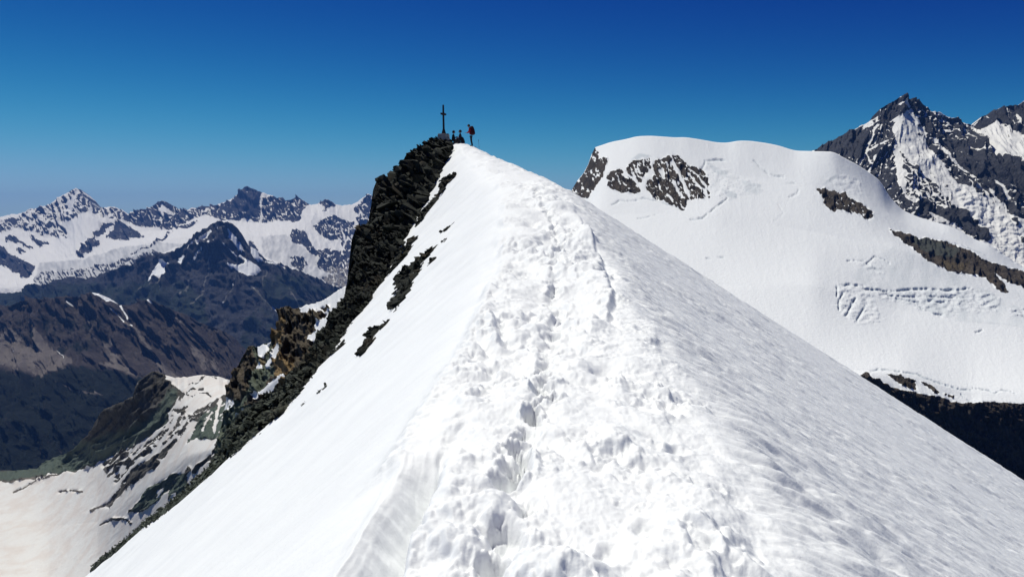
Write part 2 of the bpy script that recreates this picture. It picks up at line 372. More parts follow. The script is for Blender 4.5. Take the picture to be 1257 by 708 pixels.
B_strokes = [(0,.95,[(258,283),(252,292),(247,300)],2.2),(0,.9,[(266,279),(268,287),(262,295)],1.5),(0,.9,[(281,283),(286,295),(293,306)],1.8),(0,.85,[(275,300),(283,308),(296,316)],1.6),(0,.9,[(238,298),(232,303),(226,311)],1.5),(0,.9,[(250,307),(243,312),(236,320)],1.4),(2,.7,[(205,330),(190,345),(170,362)],2),(2,.6,[(350,345),(365,370),(372,392)],1.6),(2,.6,[(230,340),(218,362)],1.6),(0,.9,[(292.7,311),(299,317),(304,321)],2),(0,.75,[(320.6,319),(333,322),(341,325),(352,330)],1.6),
 (2,.75,[(256,322),(252,334),(248,350),(240,362),(231,369)],2.0),(0,.55,[(253,334),(248,346)],1.2),
 (2,.7,[(289.6,344),(281,356),(271,373)],2.0),(0,.6,[(288,345),(284,351)],1.6),(0,.6,[(273,369),(270,373)],1.6),
 (2,.7,[(308,350),(318,360),(330,372),(341,383)],2.2),(2,.6,[(324.8,327),(324,345),(325,364)],1.8),(0,.6,[(309,350.5),(312,353)],1.6),
 (0,.7,[(334,375),(340,382)],1.4),(2,.5,[(356,335),(358,360),(356,380)],1.6),(2,.6,[(272,272),(262,292),(256,322)],1.6)]
matB = terrain_mat('dark_rock', 12, (.024,.025,.032), (.05,.05,.056), veg=(.022,.032,.022), scree=(.2,.19,.17), jag=.5)
loft('dark_mountain', -80, 520, .9, [(crestB, [(-80,13500),(200,12800),(272,12000),(330,12300),(520,12500)]), ([(-80,400),(150,385),(272,345),(400,392),(520,420)], 11000), ([(-80,450),(520,452)], 9200)],
     B_polys, B_strokes, base=(0, .12, 0, 0), noise=(22, 60, 34, [(150,-.9),(255,-.5),(272,0),(300,.7),(400,.9)]), mat=matB, ystep=.9, warp=2.2, seed=3.7, streak=.55, rag=2.0, top_amp=.3, mottle=(.25, .15))

# --- bare ridge with scree fans above the wooded valley, about 7 km off
crestC = [(-80,382),(0,376),(13,374.6),(24,369.8),(35,366.6),(67,366.6),(76.6,364),(96,364),(115,359.4),(121,360),(134,368),(143.6,374.6),(159.6,374.6),(172,369.8),(183.5,366.6),(192,372.7),(207,379),(225.5,385),(242,395.5),(263,401.7),(279,410),(296,426.5),(304,432.7),(330,450),(420,490)]
C_polys = [(1,.45,[(-80,395),(120,380),(150,420),(100,440),(-80,420)], (8,14,-.6,.9)),
 (2,.85,[(-80,410),(0,408),(18,406),(35,424),(47,418),(52,412),(60,425),(75,434),(95,446),(85,455),(60,457),(0,444),(-80,440)], (6,14,.5,.5)),
 (2,.8,[(118,412),(126,420),(137,416),(141,430),(152,446),(180,464),(168,465),(130,451),(112,449),(130,440),(128,428)], (6,12,-.9,.5)),
 (2,.7,[(186,430),(196,441),(214,455),(220,463),(190,463),(188,450)]),
 (2,.6,[(230,420),(262,436),(270,455),(240,450)], (5,16,-.7,.6)),
 (1,.9,[(-80,446),(60,459),(100,450),(130,452),(180,468),(220,470),(220,620),(-80,620)], (14,8,.2,.5)),
 (2,.65,[(0,447),(40,452),(70,457),(60,461),(0,455)]),(2,.45,[(95,475),(130,487),(128,490),(90,478)])]
C_strokes = [(0,1,[(115,359.5),(124,364),(134,369.5)],2.6),(0,.9,[(148,375),(153,383),(157,391)],1.8),(0,.8,[(141,383),(148,390),(154,397)],1.5),(0,.9,[(82,370),(86,372)],1.6),(0,.9,[(181,368),(184,368.6)],1.8),
 (2,.85,[(38,390),(44.7,399.6),(47,408),(51,414)],2.0),(2,.5,[(20,370),(30,380),(38,390)],1.4),(2,.8,[(96,372),(105,390),(112,404),(120,418)],2.0),(0,.7,[(113,409),(116,413)],1.6),
 (2,.8,[(154,396),(169,406),(178,420),(187,431),(196,443)],2.2),(0,.8,[(162,399),(164.5,402)],1.4),(0,.7,[(68,429),(76,436),(80,441)],1.2),(0,.8,[(195,457),(199,460)],2),(0,.6,[(16,432),(18,432)],2),(0,.9,[(27,467.5),(29,467.5)],2),
 (2,.8,[(238,412),(250,420),(262,432)],2.4),(2,.8,[(207,385),(222,395),(240,412),(256,428)],2.0),(0,.5,[(240,413),(247,418)],1.5),(2,.6,[(70,470),(95,480),(130,487)],1.5),(2,.6,[(0,444),(30,450),(60,459)],1.6)]
matC = terrain_mat('purple_grey_scree', 6.5, (.032,.025,.024), (.066,.054,.05), veg=(.004,.008,.004), scree=(.19,.165,.15), jag=.4)
loft('bare_ridge', -80, 420, .9, [(crestC, 7600), ([(-80,425),(60,425),(150,425),(240,430),(300,450),(420,500)], 6900), ([(-80,455),(60,462),(180,470),(300,480),(420,510)], 6000), ([(-80,520),(420,530)], 5200), ([(-80,600),(420,600)], 4500)],
     C_polys, C_strokes, base=(0, .1, .05, 0), noise=(26, 60, 36, [(-80,-.2),(60,.2),(120,.7),(300,.95)]), mat=matC, ystep=1.0, warp=2.4, seed=9.2, mottle=None, streak=.75)

# --- cliff spur, snowy shelf and lower glacier, about 1.2 km off
crestD = [(-80,581),(0,578),(22,578),(45,575),(57,567),(68,560),(86,556),(99,543),(110,532),(116,519),(127,503),(148,494),(165,486),(168,470),(186,455.5),(196,458),(212,464),(236,462),(247,460),(269,463),(280,467),(300,480),(440,500)]
D_polys = [
 (0,0,[(-80,560),(99,540),(116,500),(160,480),(186,450),(205,462),(222,480),(212,500),(205,515),(195,530),(170,545),(150,553),(130,566),(100,576),(60,582),(40,588),(0,592),(-80,594)]),
 (1,.75,[(0,578),(57,565),(99,543),(127,530),(160,523),(190,503),(208,475),(222,480),(212,500),(205,515),(195,530),(170,545),(150,553),(120,572),(60,584),(0,590),(-80,594),(-80,578)], (8,16,.8,.5)),
 (1,0,[(99,543),(110,530),(116,515),(127,500),(165,484),(168,468),(186,454),(200,460),(208,472),(196,495),(180,512),(150,522),(120,530)]),
 (0,.55,[(120,566),(165,545),(205,520),(215,500),(235,510),(225,530),(190,552),(160,570),(150,600),(128,580)], (3,12,.8,1.1)),
 (0,1,[(202,462),(212,464),(236,462),(247,460),(269,463),(280,467),(275,478),(268,485),(262,492),(252,496),(243,500),(238,509),(222,508),(232,496),(228,492),(213,502),(209,500),(222,490),(226,484),(222,478),(214,473)]),
 (0,.0,[(223,480),(228,481),(222,492),(219,490)]),(0,.0,[(213,503),(228,498),(232,499),(224,509)]),
 (0,0,[(220,544),(223,535),(241,517.6),(252,512),(264.5,512),(276,520),(273,529),(264,538),(241,538),(226,544)], (3,9,.8,.6)),
 (1,.8,[(218,546),(223,532),(241,515),(264.5,498),(285,486),(285,560),(264,540),(241,540)]),
 (0,.0,[(135,617.5),(150,596),(170.5,570.5),(203,550),(205,556),(185,578),(164.6,593),(144,610)]),
 (0,.0,[(158,629),(170.5,614.6),(176,603),(217.5,579),(229,580),(232,600),(215,625),(208.7,617.5),(206,600),(194,614.6),(179,628)]),
 (1,.8,[(158,632),(168,614.6),(176,601),(217.5,577),(232,580),(232,605),(200,622)]),
 (0,.95,[(192,604),(200,597),(201,603),(192,612)]),
 (0,.0,[(150,582),(166,566),(174,572),(158.8,594),(154,600)]),
 (0,.25,[(262,492),(278,484),(290,490),(290,560),(255,572),(262,545),(275,530),(270,516),(255,515),(240,520),(222,545),(219,530),(240,505),(252,498)], (3,10,.8,1.0)),
 (2,.9,[(-80,588),(0,590),(50,584),(130,570),(140,600),(135,620),(130,650),(150,670),(112,720),(-80,720)]),
]
D_strokes = [(0,1,[(238,519),(225,540),(206,562),(190,580),(172,600)],6),(0,1,[(150,612),(176,590),(205,568)],3),(0,0,[(132,620),(150,598),(175,572),(200,556),(215,540)],3.5),(0,0,[(148,590),(160,570),(185,550)],3),(0,1,[(140,600),(155,580),(172,562)],2.5),(0,1,[(252,545),(236,560),(222,575)],3),(0,1,[(262,548),(250,563),(240,575)],2.5),(0,1,[(217,600),(212,612),(204,622)],3),(0,.95,[(170,548),(182,540),(196,528)],2.0),(0,1,[(195,545),(208,528),(216,512)],2.6),(0,.0,[(124,643),(138,637),(150,636.5),(162,641)],2.0),(0,.0,[(112,625.5),(122,622),(131,619)],2.0),(0,.1,[(70,603),(86,601),(100,603)],1.6),(0,.1,[(16,604),(30,597),(48,588),(70,582)],1.5),
 (0,0,[(213,484),(225,482),(238,477),(250,477)],1.0),(0,.1,[(228,474),(240,470),(250,464)],1.0),(0,.1,[(228,483),(236,487),(240,484)],1.3),(0,0,[(244,483),(254,481),(258,486)],1.2),(0,.1,[(247,463),(262,463),(268,465)],1.0),
 (0,.0,[(210,586),(216,583)],5),(0,.9,[(250,528),(256,515),(262,505)],2.0),(0,.9,[(262,530),(268,505),(272,490)],2.2),(0,.05,[(258,560),(246,570),(238,580)],3),(0,0,[(232,575),(222,590),(216,600)],5)]
matD = terrain_mat('green_rock_and_old_snow', 1.15, (.05,.046,.042), (.105,.10,.09), veg=(.11,.14,.115), scree=(.22,.2,.18), snow=(.70,.69,.665), ice=(.5,.52,.52), jag=.55, sharp=.08, dirty=(.62,.55,.50,.6))
loft('glacier_and_spur', -80, 440, .9,
  [(crestD, [(-80,1750),(60,1650),(100,1450),(186,1080),(247,1000),(280,960),(440,900)]),
   ([(-80,592),(0,590),(50,584),(100,575),(130,560),(165,530),(186,512),(210,505),(240,505),(280,500),(440,520)], [(-80,1540),(0,1540),(60,1500),(130,1350),(186,1050),(240,820),(280,700),(440,600)]),
   ([(-80,650),(60,645),(120,640),(150,620),(190,590),(230,560),(280,545),(440,560)], [(-80,1340),(60,1330),(120,1180),(190,850),(230,680),(280,480),(440,420)]),
   ([(-80,730),(60,725),(150,700),(280,640),(440,640)], [(-80,1110),(60,1090),(150,950),(280,400),(440,350)])],
  D_polys, D_strokes, base=(.95, .1, 0, 0), noise=(15, 48, 17, -.85), mat=matD, ystep=.9, warp=3.2, seed=5.5, streak=.3, rag=1.5, flat=.06, mottle=(.6, .7))

# --- brown pillar and little saddle just below the summit rocks, about 130 m off
crestE = [(262,560),(272,520),(277,500),(278,486),(280,471),(290,452),(299,435),(305,424),(316,426),(331,420),(337,412),(341,402),(343.5,387),(346,378.5),(358,379.5),(367,378),(398.7,368),(414.5,356.8),(429,349.6),(445,338),(480,330)]
E_polys = [
 (0,1,[(360,376),(367,376),(399,367),(414,355),(429,348),(460,340),(460,372),(414,376),(416,384),(405,397),(397,416),(385,420),(376,415),(390,405),(385,398),(396,391),(400,385),(395,382),(380,382)]),
 (0,0,[(392,378),(400,376),(407,378),(398,381)]),
 (0,1,[(316,427),(331,419),(328,430),(322,440),(315,436)]),(0,.95,[(312,450),(320,445),(322,452),(313,454)]),
 (1,.9,[(300,428),(330,420),(345,425),(335,460),(300,500),(330,500),(400,450),(380,520),(262,600),(262,500),(290,450)], (5,12,.9,.9)),
 (1,0,[(278,486),(280,471),(290,452),(299,435),(306,424),(312,440),(308,470),(296,490),(284,490)]),
 (2,.85,[(334,440),(345,436),(362,440),(358,470),(345,478),(336,468)], (2,14,1.5,1.0)),
 (2,.65,[(341,402),(344,390),(352,382),(352,410),(342,432),(332,430),(336,414)], (3,10,1.4,.8)),
 (0,.8,[(276,486),(290,492),(284,500),(270,514),(270,500)], (3,9,.8,.9)),
]
E_strokes = [(0,1,[(341,424),(337,436),(327,448)],4.5),(0,.9,[(346,462),(330,475),(314,487)],5),(0,.9,[(340,470),(330,482)],3),(0,.7,[(372,381),(376,383)],5),(0,.7,[(300,506),(292,515)],4),(2,.5,[(330,424),(322,440),(316,455)],4)]
matE = terrain_mat('brown_lichen_rock', .15, (.055,.046,.036), (.12,.10,.075), veg=(.13,.155,.12), scree=(.27,.19,.10), jag=.5, sharp=.06)
loft('rock_pillar_spur', 262, 480, .7, [(crestE, [(262,190),(300,175),(346,150),(400,130),(480,100)]), ([(262,580),(300,500),(346,460),(400,430),(480,420)], [(262,175),(300,150),(346,130),(400,112),(480,80)]), ([(262,640),(480,600)], [(262,150),(480,75)])],
  E_polys, E_strokes, base=(0,.25,.05,0), noise=(14, 36, 36, -.15), mat=matE, ystep=.7, warp=2.6, seed=1.9, rag=1.6, flat=.05)

# --- snow dome across the pass, 1.4 to 2.6 km off
crestH = [(640,330),(690,262),(700,236),(703,231),(708.6,222),(716,213),(722,202),(726,190),(730.5,181),(750,174.4),(769,170.8),(782,167.4),(799,166.8),(829.7,169),(840,168.4),(858,171),(880,175),(893,175.5),(906,172.8),(921,173),(940,175.6),(956,178.8),(972,184),(978,185.2),(999,185.7),(1023,186.3),(1029,189.5),(1037,194.3),(1051.5,201.5),(1066,211),(1081,222),(1092,242),(1107.5,257.6),(1125,265.5),(1143,271.4),(1163,276.4),(1178.7,283.3),(1194.5,293),(1215,300),(1240,318),(1257,328),(1340,350)]
mott = (2.0, 9, -.65, 1.3)
H_polys = [
 (0,0.2,[(700,240),(703,231),(709,222),(716,213),(722,202),(726,190),(729,182),(736,188),(733,195),(746,192),(746,198),(742,210),(738,218),(727,235),(722,244)], (2.5,6,.6,1.1)),
 (0,.12,[(744.7,217.6),(747.6,210.4),(753.3,208.3),(763.4,207.6),(765.6,214.8),(775,219),(780.7,226.3),(787.2,235),(777.8,237),(762,235.6),(753.3,232),(746,227.7)], (2.2,6,.7,.9)),
 (0,.35,[(775,197.5),(798,194),(801,206),(789.3,217.6),(786,229.2),(777.8,217.6),(765,212)], mott),
 (0,.24,[(803.7,197.5),(826.8,191),(832.6,191),(844,203),(863,207.6),(871.5,227),(868.6,230.6),(873,243),(860,244.3),(844,245),(841,259.4),(834,255.8),(813.8,246.5),(802.3,243.6),(792.2,232),(793.7,223.4),(805.2,214.8),(801,203)], (1.9, 10, -.62, 1.25)),
 (0,1,[(808,209),(814,206),(817,219),(811,218)]),
 (0,.1,[(1002,232.6),(1013,231),(1029,235),(1037,236.6),(1043.5,243),(1060,252),(1073.8,259.6),(1072,268),(1060,269),(1054.7,262),(1043.5,262),(1034,257.4),(1022,259.8),(1013,252.6),(1008.4,241.4)], (3,5,.6,.35)),
 (0,.0,[(1089.7,281.3),(1097.6,283.3),(1115.4,287.2),(1129.2,293.2),(1139,292.2),(1166.8,298.1),(1186.6,305),(1202.4,315),(1218.2,322.8),(1238,328.8),(1250,330),(1262,337),(1340,370),(1340,385),(1260,354.5),(1238,346.6),(1224,337),(1240,359),(1228,359),(1210.3,342.6),(1198.4,336.7),(1176.7,335.7),(1153,327.8),(1139,320.9),(1129.2,311),(1113.4,301),(1099.6,289.2)]),
 (1,.9,[(1115,287),(1145,294),(1180,305),(1170,318),(1140,312),(1120,298)], (5,5,.4,.5)),
 (2,.6,[(1140,316),(1165,318),(1190,320),(1190,334),(1160,330)], (3,8,1,1.0)),
 (0,0,[(1062,457),(1069.7,461),(1097,476),(1124.8,482.4),(1148,485.6),(1169.3,493),(1192.6,495),(1205.3,493),(1239.2,494),(1257,495),(1340,496),(1340,700),(1060,700),(1040,470)]),
 (0,0,[(1088.8,459),(1105.7,460),(1122.7,467.5),(1126,479),(1112,474),(1097,465.4)], (3,5,.6,.4)),
 (0,0,[(1127,466.5),(1141.7,471.8),(1154.5,482.4),(1148,483),(1137.5,474)]),(0,0,[(1159,482),(1163,483),(1162,485),(1158,484)]),(0,0,[(1164,484),(1172,485),(1171,487),(1165,487)]),
 (1,.0,[(1060,480),(1340,496),(1340,700),(1060,700)]),
 (3,.35,[(865,198),(893,212),(893,218),(878,213)]),(3,.45,[(886,232),(903,236),(905,243),(895,243)]),(3,.35,[(910,220),(935,228),(930,240),(915,236)]),
 (3,.6,[(774,196),(782,190),(792,189),(799,191),(788,194)]),(3,.5,[(1009,229),(1015,222),(1027,215),(1029,217),(1018,225)]),
 (3,.2,[(1100,300),(1257,380),(1257,400),(1180,395),(1110,372),(1040,340)], (14,30,.3,.5)),
]
H_strokes = [(0,1,[(825,199),(832,210),(838,222),(845.5,241)],2.8),(0,.95,[(826.8,223.4),(833,234),(838,243)],2.6),(0,.9,[(846,214),(858,228),(868,240)],1.8),(0,.9,[(764,214),(772,220)],1.2),(0,.9,[(852,212),(862,222),(870,234)],1.5),(0,.9,[(818,238),(826,246)],2.0),
 (0,.95,[(1222,336),(1230,343),(1236,350)],2.0),(0,.9,[(1100,470),(1110,474)],1.5)]
H_dents = [([(751,252),(760,246.5),(775,247),(790,243),(806,247),(822,252),(838,258)],.8,3,.45),([(783,268),(795,267),(804,264)],.7,3,.4),([(848,270),(862,268),(872,260),(882,252),(893,243)],.9,4,.5),([(862,210),(866,198),(876,196.5),(890,197)],1.0,4,.5),
 ([(925,197),(932,204),(938,209),(944,215),(962,217)],.9,3,.4),([(969,242),(978,238),(980,234)],.9,3,.4),([(965,226),(976,225)],.6,2,.3),([(867,317),(873,317)],.8,3,.5),([(880,315),(888,316)],.9,3,.5),
 ([(1027,364),(1028,352),(1040,349),(1060,351)],1.1,6,.6),([(1030,380),(1030,368),(1036,358)],1.1,6,.5),([(1038,387),(1046,374),(1050,366)],1.2,6,.6),([(1052,392),(1058,382),(1062,376)],1.2,6,.6),([(1060,354),(1085,357),(1100,356),(1135,354),(1165,356),(1190,354)],1.1,6,.6),
 ([(1090,363),(1120,364),(1150,364),(1175,365)],1.0,5,.5),([(1100,367),(1128,371)],1.0,4,.5),([(1140,369),(1160,371)],1.0,5,.5),([(1130,378),(1150,386),(1158,386)],.9,4,.4),([(1198,408),(1206,405)],.8,4,.4),
 ([(1040,320),(1058,320),(1070,326),(1080,333)],.8,4,.4),([(1064,322),(1073,315),(1085,318),(1092,323)],.8,4,.4),
 ([(1069,456),(1078,453),(1100,455),(1125,459),(1150,469),(1175,477),(1192,479)],1.1,4,.5),([(1195,476),(1215,479),(1222,483),(1230,478),(1250,484)],.9,4,.5),([(1180,483),(1190,493)],1.0,3,.5),  # cliff lip: its shaded edge drawn in with the ice colour
 ([(955,250),(962,262),(950,272)],.6,1.2,.12),([(1160,297),(1180,300),(1215,316)],.7,2,.35)]
H_serac = [([(1026,348),(1060,350),(1110,356),(1190,352),(1230,365),(1222,384),(1190,382),(1155,390),(1110,372),(1072,366),(1082,396),(1050,398),(1035,388),(1024,375)], 8, 2.3),
 ([(1050,322),(1070,316),(1088,324),(1086,337),(1068,336)], 7, 1.3), ([(862,196),(880,205),(905,216),(930,223),(938,233),(915,242),(885,245),(868,225)], 9, 1.5), ([(1012,222),(1030,214),(1055,222),(1058,240),(1030,236)], 9, 1.2),
 ([(1195,290),(1257,330),(1257,310),(1225,290)], 8, 2.2), ([(1240,378),(1260,378),(1260,390),(1242,388)], 6, 2.5)]
matH = terrain_mat('glacier_snow_and_cliff', 2.0, (.032,.028,.025), (.085,.07,.056), veg=(.075,.082,.075), scree=(.12,.095,.06), snow=(.86,.875,.88), ice=(.47,.53,.57), jag=.42, sharp=.07)
loft('snow_dome', 640, 1340, .9,
  [(crestH, [(640,2900),(730,2800),(800,2700),(950,2600),(1030,2450),(1100,2500),(1257,2300),(1340,2300)]),
   ([(640,345),(700,265),(740,215),(800,205),(900,215),(1000,225),(1060,245),(1110,275),(1200,310),(1257,340),(1340,365)], [(640,2500),(800,2520),(950,2420),(1060,2300),(1200,2200),(1340,2100)]),
   ([(640,380),(720,265),(790,262),(880,262),(1000,285),(1100,305),(1200,340),(1257,360),(1340,385)], [(640,2300),(800,2250),(950,2150),(1100,2050),(1257,1980),(1340,1950)]),
   ([(640,450),(720,330),(880,350),(1000,350),(1100,380),(1257,400),(1340,420)], [(640,1900),(900,1800),(1340,1750)]),
   ([(640,500),(800,420),(1000,452),(1070,455),(1110,458),(1160,472),(1190,478),(1257,481),(1340,484)], [(640,1500),(1000,1430),(1340,1400)]),
   ([(640,520),(800,460),(1000,466),(1069.7,462),(1097,476.5),(1124.8,483),(1148,486),(1169.3,493.4),(1192.6,495.4),(1205.3,493.4),(1257,495.4),(1340,496)], [(640,1440),(1000,1385),(1340,1360)]),
   ([(640,700),(1340,700)], 1290)],
  H_polys, H_strokes, base=(.98, 0, 0, .03), noise=(14, 24, 10, .45), mat=matH, ystep=.9, warp=2.0, serac=H_serac, dents=H_dents, seed=2.3, flat=.035, smoothrows=5, top_amp=.1, mottle=(.9, 1.1), dome=True)

# --- high rocky peaks behind the dome, 5 km off
crestI = [(960,205),(1000,184.4),(1007,179.8),(1029,168.8),(1040,163.3),(1060.6,153),(1078,143),(1080,133.9),(1086,130.2),(1101,122),(1107.4,117.9),(1113.8,121),(1125,122.5),(1130,125),(1136,131),(1143.5,137.5),(1152.7,137.5),(1163.7,144),(1180,150.4),(1197,154),(1206,143),(1224,134.8),(1241,129.3),(1252,128.4),(1257,123.8),(1290,110),(1340,130)]
st = lambda a=.98, m=1.0: (2.0, 13, -a * .75, m)
I_polys = [
 (0,.18,[(1000,190),(1040,170),(1080,150),(1100,150),(1098,180),(1110,240),(1150,270),(1100,262),(1060,215)], (2.2,8,.4,1.1)),
 (0,.0,[(1000,180),(1030,165),(1060,155),(1066,170),(1060,200),(1040,196),(1000,192)], (4,4,0,.25)),
 (0,.03,[(1080,150),(1080,130),(1108,117),(1127,121),(1140,134),(1135,142),(1118,134),(1106,140),(1096,150)], (3,6,.5,.6)),
 (0,.95,[(1097,154),(1107,142),(1113,137),(1124,147),(1132,165),(1140,180),(1155,205),(1167,225),(1150,226),(1130,208),(1118,195),(1105,186),(1108,215),(1112,240),(1103,230),(1096,172)], (2.0, 18, -.6, .75)),
 (0,.5,[(1108,190),(1150,226),(1172,250),(1160,258),(1130,245),(1112,240)], st(.9,1.2)),
 (0,.22,[(1125,128),(1140,137),(1180,150),(1205,165),(1222,187),(1200,182),(1160,168),(1130,148)], st(1.05,1.0)),
 (0,.05,[(1120,135),(1140,145),(1150,160),(1166,170),(1200,184),(1222,188),(1257,200),(1340,240),(1340,300),(1257,262),(1230,248),(1212,240),(1190,215),(1170,195),(1150,172)], st(.9,.35)),
 (0,.2,[(1132,150),(1150,172),(1190,220),(1210,240),(1200,245),(1180,228),(1150,195),(1138,172)], st(.95,.8)),
 (0,.9,[(1207,163),(1213,156),(1226,151),(1240,160),(1257,176),(1340,220),(1340,235),(1257,190),(1238,186),(1222,186)], st(.9,.5)),
 (0,.1,[(1197,154),(1206,143),(1224,134),(1257,122),(1340,120),(1340,190),(1257,165),(1240,155),(1225,148),(1205,158)], st(.9,.6)),
 (0,.97,[(1163,226),(1185,226),(1205,240),(1225,256),(1250,275),(1340,320),(1340,370),(1235,328),(1215,302),(1190,275),(1175,255)]),
 (0,.15,[(1222,220),(1257,248),(1340,280),(1340,300),(1257,272),(1240,262)], st(.9,.8)),
 (0,0,[(1121,249.7),(1135,243),(1147,251),(1158.9,257),(1170.8,251),(1182.6,257),(1198.4,272),(1215,291.2),(1211,296),(1194.5,292),(1182.6,284),(1170.8,273),(1158.9,267),(1145,259),(1133,262)], (3,4,.5,.3)),
 (0,0,[(1240,268),(1246,270),(1250,276),(1244,277)]),(0,0,[(1249,288),(1257,292),(1262,300),(1252,298)]),
]
I_strokes = [(0,1,[(1040,162.5),(1060,152.5),(1076,144.2)],1.8),(0,1,[(1147,171),(1157,182),(1170,197),(1190,217),(1212,240)],2.4),(0,1,[(1151,193),(1162,208),(1174,226)],2.4),(0,1,[(1222,223),(1230,232),(1238,243)],2.6),(0,1,[(1214,233),(1226,248)],2),
 (0,.9,[(1074,156),(1068,172),(1065,186),(1054,202)],2.0),(0,.9,[(1065,188),(1070,204),(1068,210)],1.8),(0,.9,[(1092,172),(1076,178),(1066,184)],1.3),(0,1,[(1105,128),(1112,127),(1116,132)],2.2),(0,.8,[(1095,147),(1110,140),(1122,141)],1.8),(0,1,[(1250,140),(1256,155)],2.5)]
matI = terrain_mat('grey_gneiss', 5, (.026,.028,.035), (.058,.059,.067), veg=(.07,.085,.07), scree=(.2,.18,.16), snow=(.80,.79,.76), jag=.6, sharp=.10)
loft('rocky_peaks', 960, 1340, .8,
  [(crestI, [(960,5600),(1107,5200),(1190,5600),(1340,6000)]), ([(960,235),(1040,215),(1107,190),(1180,195),(1257,200),(1340,210)], 4800), ([(960,300),(1107,255),(1180,275),(1257,285),(1340,300)], 4200), ([(960,380),(1340,400)], 3400)],
  I_polys, I_strokes, base=(.75, 0, 0, 0), noise=(15, 55, 22, [(1040,-.45),(1085,-.1),(1107,.3),(1150,.75),(1250,.9)]), mat=matI, ystep=.8, warp=2.2, seed=6.1, flat=.35, mottle=(.9, .6), serac=[([(1170,226),(1205,240),(1257,285),(1257,330),(1225,310),(1190,270)], 8, 2.6)])

# --- valley floor reaching to the horizon
tv = NT('valley_ground'); nv = tv.noise(1/900., 6, .6)
tv.col(tv.mix(tv.step(nv, .4, .6), (.035,.045,.03), (.07,.07,.06))); tv.rough(.9)
gx = np.linspace(-29000, 29000, 60); GX, GY = np.meshgrid(gx, np.linspace(-29000, 31000, 60), indexing='xy')
GZ = -2300 + fbm(GX/6000, GY/6000, .5, 3) * 250
tag(mesh_from('valley_ground', np.stack([GX, GY, GZ], -1).reshape(-1, 3), quads=grid_faces(60, 60)[:, ::-1], mat=tv.m), kind='structure')

# ------------------------------------------------------------------ the snow ridge in front
_D = np.linspace(0, 120, 2401)
def prof(pts, sm):
    p = np.asarray(pts, float); v = np.interp(_D, p[:, 0], p[:, 1])
    k = int(sm / .05) | 1
    for _ in range(2):
        v = np.convolve(np.pad(v, k // 2, mode='edge'), np.ones(k) / k, 'valid')
    return v
_zc = prof([(0,-1.62),(4,-1.68),(8,-1.7),(12,-1.6),(18,-1.35),(25,-.95),(40,1.42),(50,2.62),(60,3.98),(67,5.4),(72,6.66),(74,6.78),(76,6.4),(80,3.5),(90,-6),(120,-60)], 1.6)
_L = prof([(0,-.8),(4,-.78),(5.6,-.74),(8,-.7),(12,-.67),(25,-.46),(40,-.5),(50,-1.5),(60,-2.9),(73,-5.05),(120,-9)], 1.2)
_R = prof([(0,1.2),(4,1.36),(5.6,1.55),(8,1.82),(12,2.15),(25,2.75),(40,2.6),(50,1.6),(60,.05),(73,-4.45),(120,-7)], 1.2)
_tL = prof([(0,.84),(20,.87),(40,.93),(60,1.0),(120,1.05)], 3)
def base_z(x, D):
    zc, L, R, tL = [np.interp(D, _D, q) for q in (_zc, _L, _R, _tL)]
    w = .18 + .004 * D
    sp = lambda t: w * np.logaddexp(0, t / w)
    z = zc - tL * sp(L - x) - .63 * sp(x - R) + .69 * w * 0
    tr = np.clip((x - L) / (R - L), 0, 1)
    return z - .10 * tr * np.clip(D / 20, .3, 1)
def hit(px, py, zf=base_z, Dmin=2.5, Dmax=80.0):
    a, b = ray(px, py); Dd = np.exp(np.linspace(math.log(Dmin), math.log(Dmax), 4000))
    d = b * Dd - zf(a * Dd, Dd); i = np.argmax(d < 0)
    if d[i] >= 0: i = len(Dd) - 1
    return Dd[i]
def wxy(px, py):
    D = hit(px, py); a, b = ray(px, py); return (float(a * D), float(D))

pairs = [((555.5,174),(552,170)),((555,184),(539,171)),((547,196),(522,176)),((539,219),(505,190)),((527,233),(485,211)),((521,245),(462,226)),((509,265),(460,245)),((505,279),(457,267)),((491,300),(437,287)),((478,334),(437,309)),((466,357),(431,340)),((453,373),(428,363)),((439,391),(413,375)),((417,415),(402,398)),((400,440),(392,413)),((388,461),(380,440)),((367,484),(352,470)),((340,520),(300,505)),((308,546),(278,530)),((276,571),(266,562)),((217,618),(212,614)),((188,644),(181,638)),((144,676),(141,672)),((112,701),(110,699))]
inn = np.array([p[0] for p in pairs], float); out = np.array([p[1] for p in pairs], float)
dI = np.array([hit(x, y, Dmax=90) for x, y in inn])
dI = np.minimum(dI, 73.0)
dI[-6:] = np.minimum(dI[-6:], 46)
for _ in range(2): dI[1:-1] = (dI[:-2] + dI[2:] + 2 * dI[1:-1]) / 4
print('rock edge depths', np.round(dI, 1))
aI = ray(inn[:, 0], inn[:, 1])[0]
o_ = np.argsort(aI)
edge_a, edge_D = aI[o_], dI[o_]

nC, nR = 1150, 1250
acol = np.linspace(-.66, .70, nC)
tt = np.linspace(0, 1, nR)
Drow = 2.2 * np.exp(tt * math.log(96 / 2.2))
A_, Dg = np.meshgrid(acol, Drow)
